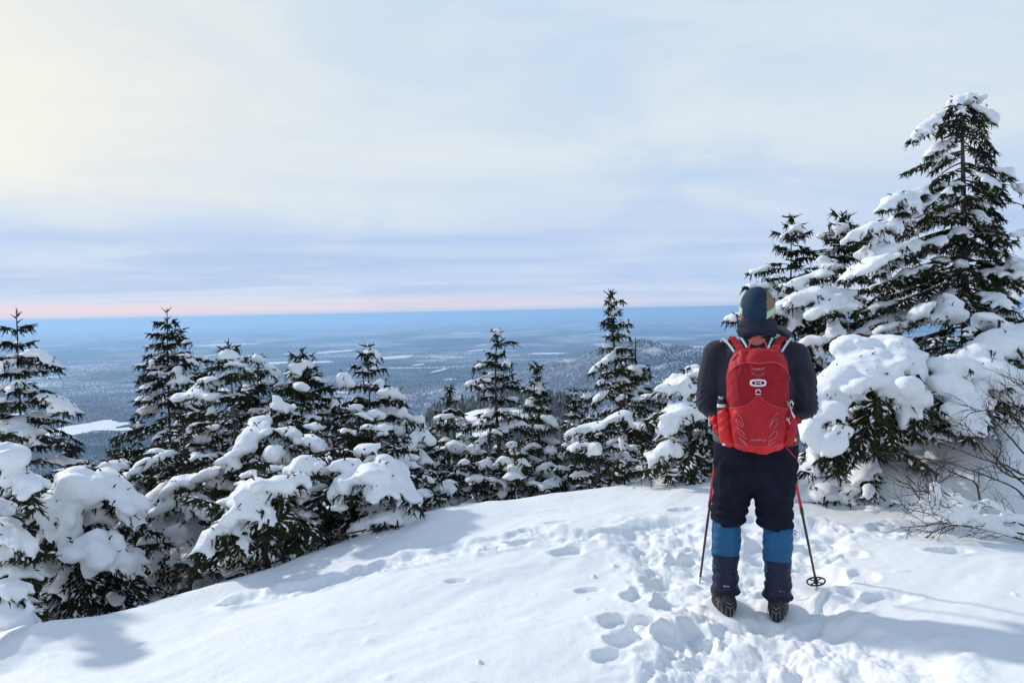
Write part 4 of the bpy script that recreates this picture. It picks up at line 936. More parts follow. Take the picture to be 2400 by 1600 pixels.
pads(T, [(2258, 234, 0, 36, 15, 0), (2240, 247, -.05, 24, 12, 25), (2318, 270, -.15, 17, 20, -40), (2160, 312, -.35, 26, 19, 32), (2190, 288, -.25, 16, 15, 30), (2185, 365, -.2, 16, 11, 0), (2212, 364, -.2, 17, 12, 0), (2360, 410, -.2, 17, 26, -15), (2328, 437, -.2, 14, 9, 30), (2395, 440, -.2, 22, 12, -20),
         (2100, 465, -.45, 30, 20, 15), (2125, 480, -.4, 26, 12, 10), (2040, 535, -.6, 42, 18, 18), (2065, 555, -.6, 22, 22, 0), (2015, 550, -.6, 18, 18, 20), (2028, 590, -.5, 22, 24, 10), (2040, 615, -.75, 58, 16, 24), (2090, 580, -.6, 40, 13, 8), (2000, 640, -.75, 22, 18, 40), (2247, 618, -.2, 16, 17, 0), (2165, 625, -.4, 32, 9, 15),
         (2395, 545, -.2, 22, 8, 10), (2385, 622, -.4, 38, 14, -5), (2395, 645, -.45, 22, 16, 0), (2150, 732, -.7, 34, 20, 32), (2225, 735, -.75, 40, 34, -5), (2235, 705, -.7, 22, 16, -30), (2080, 765, -.6, 36, 12, 22), (2075, 652, -.4, 13, 14, 60), (2320, 530, -.3, 24, 8, -25), (2120, 515, -.4, 26, 9, 0)])
boughs(T, [(2258, 430 + 34 * k_, 0, 2110 - 14 * k_, 500 + 36 * k_, -.45 + .25 * (k_ % 4), .17, .045, dict(dens=1.2, cover=.7, bare=.18)) for k_ in range(9)])
boughs(T, [(2260, 400 + 34 * k_, 0, 2335 + 6 * k_, 440 + 38 * k_, -.35 + .25 * (k_ % 4), .15, .03, dict(dens=1.2, cover=.5, bare=.25)) for k_ in range(9)])
boughs(T, [(2257, 262 + 20 * k_, 0, 2257 + (-1) ** k_ * (45 + 6 * k_), 285 + 24 * k_, .3 * (-1) ** (k_ // 2), .11, .02, dict(dens=1.2, cover=.3, bare=.2)) for k_ in range(9)])
crown(T, P(2257, 240, 8.0), foot, .33, .85, 2.9, start=1.05, snow=.045, cover=.55, W=.18, skip=.05, tilt_low=-18, whorl=.12)
for k in range(26):          # thin dead twigs along the stem
    v = T.rg.uniform(300, 700); sg = T.rg.choice([-1, 1]); L_ = T.rg.uniform(25, 75)
    a = P(2259, v, 8.0); b = P(2259 + sg * L_, v + L_ * T.rg.uniform(.15, .6), 8.0 + T.rg.uniform(-.3, .3))
    m = (a + b) / 2 + UP * .02; T.wood.append((np.array([a, m, b]), np.array([.006, .004, .002])))
for a, m, b in (((2262, 562), (2340, 590), (2370, 600)), ((2330, 565), (2350, 590), (2385, 600))):
    T.wood.append((np.array([P(*a, 8), P(*m, 7.9), P(*b, 7.9)]), np.array([.006, .004, .002])))
tp = np.array([foot, P(2264, 800, 8.0), P(2262, 690, 8.0), P(2259, 560, 8.0), P(2258, 450, 8.0), P(2256, 340, 8.0), P(2257, 240, 8.0)])
finish(T, foot, 'spruce_tree', 'tallest spruce at the right with its bare dark stem showing against the sky', GR, tp, [.055, .048, .042, .034, .026, .018, .006], voxel=.019, pads=40, needle_mat=M_NEED)

auto_tree((1855, 507), 9.2, 'slim spruce above the hiker, its thin stem bare between snowy tufts', GR, .42, .50, 1.6, snow=.04, cover=.6, whorl=.14, per=5, W=.12, lead=.04, skip=.12,
          padl=[(1870, 540, -.1, 20, 13, -30), (1838, 553, -.1, 13, 8, 15), (1788, 630, -.4, 26, 9, 8), (1780, 668, -.5, 24, 10, 10), (1820, 690, -.5, 24, 12, 0)],
          extra=[(1860, 630, 0, 1755, 640, -.4, .12, .04), (1860, 650, 0, 1750, 672, -.6, .13, .05), (1860, 575, 0, 1925, 610, 0, .1, .03)])
auto_tree((1975, 500), 9.0, 'leafy green spruce with a snow cone, between two other tops on the right', GR, .5, .5, 1.7, snow=.05, cover=.4, whorl=.11, per=7, W=.14, lead=.1, needle_mat=M_NEED,
          padl=[(1977, 535, -.1, 22, 19, 0), (1955, 530, -.05, 12, 12, 30), (1925, 553, -.15, 15, 9, 0), (1925, 608, -.35, 18, 13, 20), (1945, 625, -.45, 28, 13, 0)])
auto_tree((1905, 640), 8.0, 'wide snow-draped spruce directly behind the hiker head', GR, .8, .75, 1.6, snow=.085, cover=.85, whorl=.17, per=7, W=.2, lead=.03, r0=.05,
          padl=[(1880, 655, -.3, 46, 16, 15), (1840, 668, -.35, 24, 12, 0), (1900, 690, -.5, 62, 22, 8), (1970, 690, -.45, 40, 20, 15), (1935, 720, -.7, 36, 26, 15), (1985, 718, -.65, 32, 22, 10), (1865, 710, -.5, 22, 16, 0), (1900, 800, -.7, 34, 18, 10), (1920, 830, -.7, 16, 26, -10), (1930, 640, -.3, 30, 14, 0), (1725, 742, -.3, 18, 12, 10), (1820, 605+40, -.2, 18, 12, 10)],
          extra=[(1910, 680, 0, 1800, 740, -.4, .2, .05), (1905, 690, 0, 1835, 800, -.5, .2, .03), (1910, 700, 0, 1960, 790, -.7, .22, .03), (1905, 720, 0, 1890, 830, -.7, .22, .0), (1905, 740, 0, 1705, 752, -.3, .15, .05), (1905, 720, 0, 1800, 780, -.4, .22, .0), (1910, 760, 0, 2000, 850, -.5, .22, .0), (1905, 780, 0, 1880, 860, -.6, .22, .05)])
auto_tree((2060, 792), 6.7, 'spruce buried under a great smooth white snow shell right of the hiker', GR, .95, .62, 1.05, snow=.07, cover=.6, whorl=.16, per=8, W=.2, lead=.03, r0=.05, tilt_top=0, tilt_low=-28,
          padl=[(2010, 858, -.45, 80, 42, 12), (2060, 830, -.3, 90, 34, 0), (1960, 890, -.6, 60, 40, 28), (2110, 850, -.4, 60, 50, -25), (2100, 915, -.65, 66, 56, -20), (2150, 880, -.4, 34, 50, -35), (2130, 965, -.7, 24, 40, 0), (1920, 920, -.6, 40, 24, 35), (2040, 890, -.65, 60, 30, 0), (2000, 925, -.65, 30, 26, 0), (2090, 800, -.2, 70, 20, -5),
                (1980, 800, -.2, 50, 16, 15), (1925, 965, -.7, 50, 36, 20), (1945, 1040, -.9, 36, 42, 10), (1905, 1000, -.8, 30, 36, 10), (1980, 1010, -.9, 26, 24, -40), (2170, 940, -.6, 16, 36, 0)],
          extra=[(2050, 840, 0, 1890, 950, -.7, .25, .08), (2050, 850, 0, 1960, 980, -.85, .26, .04), (2060, 850, 0, 2060, 980, -.9, .26, .02), (2060, 850, 0, 2160, 990, -.8, .26, .05), (2060, 900, 0, 2000, 1060, -.9, .26, .0), (2060, 900, 0, 2090, 1040, -.85, .26, .0), (2060, 900, 0, 2150, 1030, -.6, .26, .0), (2050, 920, 0, 1940, 1080, -.9, .24, .0), (2050, 950, 0, 1890, 1110, -.9, .24, .03), (2050, 950, 0, 1960, 1110, -.9, .24, .0), (2050, 930, 0, 2050, 1070, -.8, .26, .0)])
auto_tree((2290, 770), 6.9, 'snow-smothered spruce with a long white tongue hanging down, below the tallest tree', GR, .8, .6, 1.0, snow=.08, cover=.7, whorl=.18, per=7, W=.2, lead=.03, r0=.05, tilt_top=0, tilt_low=-25,
          padl=[(2240, 855, -.5, 70, 36, 0), (2300, 880, -.5, 60, 50, 10), (2220, 900, -.65, 44, 44, -10), (2250, 960, -.8, 44, 48, -20), (2262, 1000, -.85, 38, 26, -10), (2350, 800, -.3, 70, 40, -5), (2400, 790, -.2, 60, 50, 0), (2340, 880, -.5, 50, 60, 0), (2380, 930, -.5, 50, 50, 0), (2310, 950, -.6, 26, 36, 0), (2330, 755, -.1, 60, 20, -25), (2290, 820, -.3, 50, 26, 0)],
          extra=[(2290, 850, 0, 2200, 960, -.8, .26, .06), (2290, 870, 0, 2270, 1030, -.95, .24, .05), (2300, 850, 0, 2370, 980, -.7, .26, .0), (2290, 880, 0, 2310, 1010, -.7, .26, .0), (2290, 900, 0, 2200, 1010, -.7, .26, .0), (2300, 860, 0, 2420, 900, -.4, .26, .05), (2290, 800, 0, 2180, 800, -.2, .22, .03), (2290, 790, 0, 2360, 760, .1, .22, .0)])
auto_tree((2470, 560), 8.6, 'snow-covered spruce whose boughs enter at the right frame edge', GR, .45, .8, 2.0, snow=.07, cover=.8, whorl=.18, per=6, W=.18, lead=.1)
for (u, v, d, lab, pl) in ((1955, 1150, 6.3, 'small dark shrub almost buried by a rounded snow lump right behind the trekking pole', [(1930, 1160, -.1, 42, 20, 5), (1975, 1165, -.1, 34, 16, -10), (1905, 1150, 0, 26, 18, 10), (1955, 1135, .1, 50, 16, 0)]),
                           (2075, 1175, 6.2, 'small dark shrub under drooping snow left of the bare twigs', [(2050, 1195, -.1, 44, 20, 5), (2100, 1190, -.1, 34, 18, -10), (2020, 1180, 0, 30, 14, 10), (2080, 1165, .1, 50, 22, 0)]),
                           (2165, 1050, 7.1, 'snowed-in low shrub in front of the hanging snow tongue', [(2140, 1062, -.1, 56, 26, 12), (2195, 1045, 0, 50, 30, -5), (2100, 1095, -.2, 40, 16, 20), (2200, 1100, -.2, 46, 30, 0)])):
    auto_tree((u, v), d, lab, 'buried shrubs on the right drifts', 1.2, .22, .25, snow=.05, cover=.8, whorl=.07, per=7, W=.1, r0=.012, lead=.02, tilt_top=-5, tilt_low=-25, padl=pl, name='buried_shrub', cat='shrub')
print('tree triangles', NTRI[0])
# ------------------------------------------------------------------ the hiker
PZ = 0.0
person = empty('person', (PX, PY, PZ), -PTH)
tag(person, 'hiker seen from behind in dark clothes and blue gaiters, standing with both arms forward', 'person')
LM = np.array(full_matrix(person)); LI = np.linalg.inv(LM)
def LP(u, v, yl):
    """person-local point seen at pixel (u,v) on the plane local y = yl (negative is towards the camera)"""
    o = LI @ np.array([0, 0, CAM_Z, 1.0]); r = LI[:3, :3] @ np.array(ray(u, v)); t = (yl - o[1]) / r[1]
    return o[:3] + r * t
def LMK(name, V, F_, mat, parent=person, smooth=True):
    return mk(name, V, F_, mat, parent, smooth, world_coords=False)
def gl(g_, name, mat, parent=None, smooth=True):
    V, F_ = g_.arrays(); return mk(name, V, F_, mat, parent if parent is not None else person, smooth, world_coords=False)
M_SHIRT = pmat('sweater', (0.022, 0.023, 0.036), 0.85, (0.034, 0.035, 0.050), 9, 0.0015, 220, 0.12, sheen=0.12)
M_PANT = pmat('trousers', (0.008, 0.008, 0.018), 0.85, (0.013, 0.013, 0.026), 10, 0.001, 260, 0.1)
M_SKIN = pmat('skin', (0.50, 0.20, 0.15), 0.6, (0.56, 0.26, 0.19), 12)
M_HAIR = pmat('hair', (0.018, 0.012, 0.010), 0.7)
M_NAVY = pmat('cap_navy', (0.006, 0.026, 0.055), 0.8, (0.010, 0.036, 0.070), 12, 0.001, 200)
M_TAN = pmat('cap_tan', (0.17, 0.125, 0.08), 0.85, (0.22, 0.16, 0.10), 10, 0.001, 200)
M_MINT = pmat('cap_mint', (0.38, 0.62, 0.42), 0.8)
M_BUFF = pmat('neck_gaiter', (0.014, 0.016, 0.035), 0.85, (0.022, 0.026, 0.05), 14, 0.001, 160)
M_GBLUE = pmat('gaiter_blue', (0.007, 0.080, 0.185), 0.6, (0.011, 0.10, 0.225), 8, 0.0015, 90, 0.3)
M_GNAVY = pmat('gaiter_navy', (0.008, 0.010, 0.034), 0.6, (0.012, 0.015, 0.046), 8, 0.0015, 90, 0.3)
M_BOOT = pmat('boot', (0.012, 0.012, 0.013), 0.6, (0.03, 0.03, 0.032), 30, 0.002, 120)
M_STEEL = pmat('steel', (0.38, 0.38, 0.38), 0.4, spec=0.5, metal=1.0)
M_RUB = pmat('rubber', (0.012, 0.012, 0.012), 0.6)
M_GREYH = pmat('hem_grey', (0.09, 0.09, 0.11), 0.85)
def disp(V, Nn, amp, sx, sy, sz, s=0):
    q = V * np.array([sx, sy, sz]); return V + Nn * (amp * noise3(q, s))[:, None]
def capsule(g_, a, b, ra, rb, n=9, flat=(1, 1, 1)):
    a, b = np.asarray(a, float), np.asarray(b, float)
    for t in np.linspace(0, 1, n):
        r = ra + (rb - ra) * t; g_.ell(a + (b - a) * t, r * flat[0], r * flat[1], r * flat[2], 2)
# wrists and hands in front of the body
SH = {-1: np.array([-.200, 0.0, 1.435]), 1: np.array([.205, 0.0, 1.425])}
EL = {-1: np.array([-.250, -.035, 1.165]), 1: np.array([.256, -.035, 1.16])}
HA = {-1: np.array([-.195, .27, 1.03]), 1: np.array([.150, .27, 1.04])}
# one continuous body under the clothes: head, neck, trunk, arms, legs
g_ = Geo()
HC = LP(1775, 716, 0.0)                       # head centre seen under the cap
HC[2] = 1.672; HC[0] = float(LP(1775, 716, 0)[0])
g_.ell(HC + [0, 0.0, 0.0], .078, .098, .118); g_.ell(HC + [0, .03, -.05], .062, .075, .085); g_.ell(HC + [0, .105, -.02], .014, .022, .022)
for sx in (-1, 1): g_.ell(HC + [sx * .083, 0.0, -.012], .012, .022, .034); g_.ell(HC + [sx * .060, .045, -.05], .026, .04, .05)
capsule(g_, HC + [0, -.01, -.09], [HC[0] * .6, -.02, 1.50], .062, .075)
g_.ell([0, 0, 1.44], .17, .09, .07); g_.ell([0, 0, 1.28], .17, .11, .18); g_.ell([0, 0, 1.10], .17, .12, .18); g_.ell([0, .0, .95], .17, .12, .12)
for sx in (-1, 1):
    capsule(g_, SH[sx], EL[sx], .055, .045); capsule(g_, EL[sx], HA[sx], .042, .03)
    kx = -.158 if sx < 0 else .122; capsule(g_, [sx * .10, 0, .90], [kx, 0, .50], .08, .055); capsule(g_, [kx, 0, .50], [kx, 0, .09], .05, .038)
    g_.ell([kx, .03, .06], .024, .05, .02)
V, F_, Nn = remesh(*g_.arrays(), .011, 3)
# hands with five separate curled fingers closed round the pole grips
body = None
gh = Geo()
for sx in (-1, 1):
    h = HA[sx]; gh_c = h + np.array([0, .045, 0.0])
    gh.ell(gh_c + [sx * .020, .0, .0], .018, .042, .045, 2)
    for k, (dz, r, L) in enumerate(((.033, .0095, 1.0), (.011, .0100, 1.08), (-.011, .0095, 1.0), (-.032, .0082, .84))):
        c = gh_c + [0, .012, dz]
        th = np.linspace(-.35, 3.9 * L * .85, 12); R0 = .023
        gh.tube(np.stack([c[0] + sx * R0 * np.cos(th), c[1] + R0 * np.sin(th) * 1.1 + .004, np.full(12, c[2])], 1), np.linspace(r, r * .8, 12), 8)
    gh.tube(np.array([gh_c + [sx * .02, -.035, .02], gh_c + [sx * .004, -.032, .045], gh_c + [-sx * .016, -.012, .052]]), [.012, .011, .008], 8)
Vh, Fh = gh.arrays()
Vh, Fh, _ = remesh(Vh, Fh, .0035, 2)
g_ = Geo(); g_.add(V, F_); g_.add(Vh, Fh)
gl(g_, 'body', M_SKIN)
# hair at the nape
g_ = Geo(); g_.ell(HC + [0, -.022, -.012], .080, .088, .100)
V, F_, Nn = remesh(*g_.arrays(), .008, 2); V = disp(V, Nn, .004, 60, 60, 15)
m = (V[:, 2] < HC[2] + .02)
keep = m[F_].all(1) & (V[F_][:, :, 1].mean(1) < HC[1] + .03)
LMK('hair', V, F_[keep], M_HAIR)
# cap: dome split in navy centre, tan sides, mint trim, bill in front
cap_e = empty('cap'); cap_e.parent = person; 
na_, nb_ = 72, 30
CR = np.array([.0925, .112, .128])
CC = HC + np.array([0, -.004, .006])
def dome(phi, th): return CC + np.array([math.sin(th) * math.sin(phi) * CR[0], -math.sin(th) * math.cos(phi) * CR[1], math.cos(th) * CR[2]])
Vd = []
for b in range(nb_ + 1):
    for a in range(na_):
        ph = a * 2 * PI / na_            # 0 = back of the head
        back = 0.5 + 0.5 * math.cos(ph)
        thmax = 1.53 + 0.52 * back ** 3.0
        Vd.append(dome(ph, thmax * b / nb_))
Vd = np.array(Vd); fd = {'navy': [], 'tan': [], 'mint': []}
for b in range(nb_):
    for a in range(na_):
        q = [b * na_ + a, b * na_ + (a + 1) % na_, (b + 1) * na_ + (a + 1) % na_, (b + 1) * na_ + a]
        c = Vd[q].mean(0) - CC; rel = c[0]
        if -.077 < rel < .046: k = 'navy'
        elif b >= nb_ - 5: k = 'mint'
        else: k = 'tan'
        fd[k].append(q)
for k, nm, mt in (('navy', 'cap_panel', M_NAVY), ('tan', 'cap_panel', M_TAN), ('mint', 'cap_trim', M_MINT)):
    f = np.array(fd[k]); u, inv = np.unique(f, return_inverse=True)
    o = LMK(nm, Vd[u], inv.reshape(f.shape), mt, cap_e)
    s_ = o.modifiers.new('thick', 'SOLIDIFY'); s_.thickness = .003; s_.offset = -1
g_ = Geo(); g_.tube(np.array([CC + [-.077, -.112 * math.sin(t) * .57, .128 * math.cos(t) * .57] for t in np.linspace(.2, 1.9, 12)]), .0016, 5)
g_.tube(np.array([CC + [.046, -.112 * math.sin(t) * .88, .128 * math.cos(t) * .88] for t in np.linspace(.2, 1.9, 12)]), .0016, 5)
gl(g_, 'seam', M_NAVY, cap_e)
th = np.linspace(0, PI, 20)
V, F_ = loft([np.stack([CC[0] + .085 * np.cos(th) * (1 - .0 * k), CC[1] + .085 + np.sin(th) * .085, np.full(20, CC[2] - .012 + dz) - .02 * np.cos(th) ** 2], 1) for k, dz in enumerate((0, .004))])
LMK('cap_bill', V, F_, M_NAVY, cap_e)
# neck gaiter bunched in rolls, and a loose roll on the right shoulder
g_ = Geo()
for k, (z, r, rr) in enumerate(((1.612, .080, .019), (1.592, .086, .021), (1.571, .089, .021), (1.553, .084, .018))):
    th = np.linspace(0, 2 * PI, 40, endpoint=False)
    g_.tube(np.stack([HC[0] * .8 + np.cos(th) * r, np.sin(th) * (r + .008) - .008, z + .006 * np.sin(th * 2 + k * 1.3) + .004 * np.sin(th * 5 + k)], 1), rr, 10, closed=True)
V, F_, Nn = remesh(*g_.arrays(), .006, 2); V = disp(V, Nn, .004, 10, 10, 70, 2)
LMK('neck_gaiter', V, F_, M_BUFF)
g_ = Geo()
pl = np.array([LP(1812, 765, -.03), LP(1832, 770, .0), LP(1848, 782, .02), LP(1856, 797, .03)]); 
for k in range(3):
    g_.tube(pl + np.array([0, .02 * k, -.010 * k]), [.014, .018, .018, .012], 10)
V, F_, Nn = remesh(*g_.arrays(), .006, 2); V = disp(V, Nn, .003, 30, 30, 50, 2)
LMK('scarf_roll', V, F_, M_GREYH)
# sweater: trunk + sleeves as one surface
g_ = Geo()
rings = []
for z, hw, hd, cx in ((.985, .220, .155, .0), (1.03, .218, .158, .0), (1.10, .212, .158, 0), (1.20, .212, .152, 0), (1.30, .214, .145, 0), (1.38, .218, .135, 0), (1.43, .215, .120, 0), (1.465, .185, .102, 0.004), (1.492, .135, .088, .006), (1.515, .100, .080, .008), (1.532, .088, .078, .010)):
    rings.append(sring(cx, 0, z, hw, hd, 40, 2.4))
g_.add(*loft(rings))
for sx in (-1, 1):
    g_.ell(SH[sx] + [-sx * .02, 0, -.012], .100, .088, .085)
    mid = (SH[sx] + EL[sx]) / 2 + [sx * .012, 0, 0]
    capsule(g_, SH[sx], mid, .084, .075); capsule(g_, mid, EL[sx], .075, .064); capsule(g_, EL[sx], EL[sx] * .45 + HA[sx] * .55, .066, .052, 8); capsule(g_, EL[sx] * .45 + HA[sx] * .55, HA[sx] - (HA[sx] - EL[sx]) * .08, .052, .038, 8)
V, F_, Nn = remesh(*g_.arrays(), .0078, 5)
V = disp(V, Nn, .0045, 7, 7, 12, 1)
arm = sstep(.17, .22, np.abs(V[:, 0]))
V = V + Nn * (arm * .0042 * np.sin((V[:, 2] * 1.0 + V[:, 1] * .8 + np.abs(V[:, 0]) * .9) * 150 + 5 * noise3(V * 8, 4)) * sstep(1.36, 1.18, V[:, 2]))[:, None]
V = V + Nn * ((1 - arm) * .004 * np.sin(V[:, 2] * 95 + 4 * noise3(V * 7, 5)) * sstep(1.14, 1.02, V[:, 2]))[:, None]
LMK('sweater', V, F_, M_SHIRT)
V, F_ = loft([sring(0, 0, z, hw, hd, 40, 2.4) for z, hw, hd in ((.955, .222, .158), (.968, .228, .162), (.992, .226, .161), (1.01, .20, .14))])
LMK('shirt_hem', V, F_, M_GREYH)
g_ = Geo(); th = np.linspace(0, 2 * PI, 30, endpoint=False)
g_.tube(np.stack([.012 + np.cos(th) * .086, np.sin(th) * .078, 1.530 + .004 * np.cos(th)], 1), .007, 6, closed=True)
gl(g_, 'collar', M_SHIRT)
# trousers, bunched where they are tucked in the gaiters
LC = {-1: dict(k=np.array([float(LP(1707, 1215, 0)[0]), 0, .545]), c=np.array([float(LP(1703, 1236, 0)[0]), 0, .505]), b=np.array([float(LP(1699, 1400, 0)[0]), 0, .10])),
      1: dict(k=np.array([float(LP(1815, 1215, 0)[0]), 0, .54]), c=np.array([float(LP(1823, 1240, 0)[0]), 0, .490]), b=np.array([float(LP(1822, 1405, 0)[0]), 0, .10]))}
g_ = Geo()
g_.add(*loft([sring(cx, cy, z, hw, hd, 40, 2.4) for z, hw, hd, cx, cy in ((.672, .15, .05, 0, 0), (.70, .18, .09, 0, 0), (.76, .207, .13, 0, 0), (.82, .217, .148, 0, -.005), (.88, .222, .156, 0, -.01), (.94, .222, .155, 0, -.005), (1.0, .214, .150, 0, 0))]))
for sx in (-1, 1):
    k = LC[sx]['k']; c = LC[sx]['c']
    top = np.array([sx * .108, -.01, .84])
    mid_ = top * .45 + k * .55; mid_[0] = mid_[0] - sx * .008; capsule(g_, top, mid_, .120, .113, 10, (1, 1.15, 1)); capsule(g_, mid_, k, .112, .098, 8, (1, 1.12, 1))
    g_.ell(k + [0, -.005, .0], .103, .112, .042); g_.ell(k + [0, -.005, -.025], .098, .108, .034); g_.ell(c + [0, 0, .012], .086, .096, .03)
V, F_, Nn = remesh(*g_.arrays(), .0078, 4)
V = disp(V, Nn, .006, 6, 6, 9, 3)
lowm = sstep(.66, .56, V[:, 2])
V = V + Nn * (lowm * .0065 * np.sin(V[:, 2] * 115 + V[:, 0] * 25 * np.sign(V[:, 0]) + 5 * noise3(V * 7, 6)))[:, None]
midm = sstep(.60, .68, V[:, 2]) * sstep(.92, .84, V[:, 2])
V = V + Nn * (midm * .004 * np.sin(V[:, 2] * 60 + np.abs(V[:, 0]) * 60 + 5 * noise3(V * 5, 7)))[:, None]
V = V + Nn * (-.010 * np.exp(-(V[:, 0] / .012) ** 2) * (V[:, 1] < 0) * sstep(.74, .8, V[:, 2]))[:, None]
LMK('trousers', V, F_, M_PANT)
# gaiters and boots
for sx in (-1, 1):
    c, b = LC[sx]['c'], LC[sx]['b']
    ge = empty('gaiter', tuple(b * [1, 1, 0])); ge.parent = person
    off = b * [1, 1, 0]
    def gr(t, extra=0):
        p = c + (b - c) * t
        hw = np.interp(t, [0, .05, .2, .45, .6, .66, .72, .9, 1.0], [.069, .074, .0765, .073, .0665, .064, .066, .068, .072]) + extra
        r = sring(p[0], p[1], p[2], hw, hw * 1.12, 56, 2.2)
        th = np.arange(56) * 2 * PI / 56
        pl_ = (.0030 * np.sin(th * 13 + 2) * sstep(.16, .0, np.array(t))) + .0025 * np.sin(th * 3 + t * 9 + sx) * sstep(.0, .3, np.array(t)) + .0035 * np.exp(-((t - .66) / .02) ** 2) * np.sin(th * 2 + 1) - .004 * np.exp(-((t - .685) / .012) ** 2) + .003 * np.exp(-((t - .655) / .015) ** 2) + .0028 * np.sin(t * 40 + th * 2) * (t > .75) + .0022 * np.sin(t * 26 - th * 3 + 1.3 * np.sin(th * 2)) * sstep(.1, .3, np.array(t)) + .0018 * np.sin(t * 55 + th * 4)
        d = r - p; d[:, 2] = 0
        r = r + d / np.linalg.norm(d, axis=1)[:, None] * pl_[:, None]; return r
    ts = np.linspace(-.015, 1.0, 60)
    # the navy foot section climbs as a panel up the back of the calf
    rings = [gr(t) for t in ts]; V = np.concatenate(rings); n = 56
    fb, fn = [], []
    for i_ in range(len(ts) - 1):
        for j_ in range(n):
            q = (i_ * n + j_, i_ * n + (j_ + 1) % n, (i_ + 1) * n + (j_ + 1) % n, (i_ + 1) * n + j_)
            ang = (j_ + .5) / n * 360; backpanel = 215 < ang < 338 if sx < 0 else 210 < ang < 345
            (fn if (ts[i_] > .665 or (backpanel and ts[i_] > .445)) else fb).append(q)
    for nm, f, mt in (('calf_panel', fb, M_GBLUE), ('foot_panel', fn, M_GNAVY)):
        f = np.array(f); u, inv = np.unique(f, return_inverse=True)
        o = LMK(nm, V[u] - off, inv.reshape(f.shape), mt, ge)
        s_ = o.modifiers.new('thick', 'SOLIDIFY'); s_.thickness = .003; s_.offset = -1
    g_ = Geo(); r = gr(0.002, .001) - off; g_.tube(r, .0045, 5, closed=True); gl(g_, 'elastic_band', M_GBLUE, ge)
    if sx < 0:
        g_ = Geo(); g_.tube(np.array([gr(t, .003)[31] for t in np.linspace(0, .42, 10)]) - off, .003, 5); gl(g_, 'zip', M_RUB, ge)
    g_ = Geo()
    r = gr(.985, .004) - off; g_.tube(r, .006, 5, closed=True); gl(g_, 'trim', M_RUB, ge)
    # small woven emblem: a pale shield and two short lines of stitching
    g_ = Geo(); base = gr(.855, .003); i0 = 42 if sx < 0 else 43; p0 = base[i0] - off
    for dx, w_ in ((0, .007), (.010, .0025), (.0145, .0025), (.019, .0025), (.0235, .0025)):
        g_.box(p0 + [dx, -.0005, 0], w_, .0015, .006 if dx else .007)
    g_.box(p0 + [0, -.0005, -.005], .003, .0015, .004)
    gl(g_, 'emblem', pmat('emblem_thread', (.55, .55, .6) if sx < 0 else (.16, .16, .22), .6), ge, False)
    # boot
    yaw = math.radians(16 if sx < 0 else -5); Rz = np.array([[math.cos(yaw), -math.sin(yaw), 0], [math.sin(yaw), math.cos(yaw), 0], [0, 0, 1]])
    be = empty('boot', tuple(off)); be.parent = person
    prof = [(-.108, .036, .080), (-.098, .042, .105), (-.05, .046, .125), (0, .046, .13), (.05, .047, .10), (.10, .05, .085), (.15, .047, .07), (.185, .034, .055), (.20, .018, .04)]
    rings = []
    for y, hw, h in prof:
        th = np.arange(28) * 2 * PI / 28
        rings.append(np.stack([hw * np.sign(np.cos(th)) * np.abs(np.cos(th)) ** .8, np.full(28, y), .018 + (h - .018) * (.5 + .5 * np.sign(np.sin(th)) * np.abs(np.sin(th)) ** .8)], 1) @ Rz.T)
    V, F_ = loft(rings); LMK('boot_upper', V, F_, M_BOOT, be)
    rings = []
    for z, e in ((-.006, .0), (.002, .004), (.018, .005), (.024, .0)):
        th = np.arange(40) * 2 * PI / 40; c_, s_ = np.cos(th), np.sin(th)
        rings.append(np.stack([(.046 + e) * c_ * np.interp(s_, [-1, -.3, .3, 1], [.85, .95, 1.12, .8]), .045 + (.155 + e) * s_, np.full(40, z)], 1) @ Rz.T)
    V, F_ = loft(rings); LMK('sole', V, F_, M_RUB, be)
    g_ = Geo()
    for z, a_ in ((.070, .008), (.046, .010)):       # chain and rubber harness of the ice cleats
        th = np.linspace(PI * .9, PI * 2.1, 40)
        g_.tube(np.stack([.049 * np.cos(th), -.0 + .118 * np.sin(th), z + a_ * np.abs(np.sin(th * 4))], 1) @ Rz.T, .0016, 4)
    for t in np.linspace(PI * 1.1, PI * 1.9, 7):
        g_.tube(np.array([[.050 * math.cos(t), .119 * math.sin(t), .05], [.053 * math.cos(t), .122 * math.sin(t), .0]]) @ Rz.T, .0014, 4)
    gl(g_, 'cleat_chain', M_STEEL, be)
    g_ = Geo()
    for s2 in (-1, 1):
        g_.tube(np.array([[s2 * .049, -.05, .10], [s2 * .055, .02, .065], [s2 * .052, .09, .045]]) @ Rz.T, .006, 6)
    gl(g_, 'cleat_strap', M_RUB, be)
    if sx > 0:
        g_ = Geo(); a0 = c + [.06, -.03, -.005] - off
        g_.tube(np.array([a0, a0 + [.03, 0, -.004], a0 + [.052, 0, -.02], a0 + [.05, 0, -.045], a0 + [.035, 0, -.03], a0 + [.01, 0, -.01]]), .0015, 4)
        gl(g_, 'drawcord', M_RUB, ge)

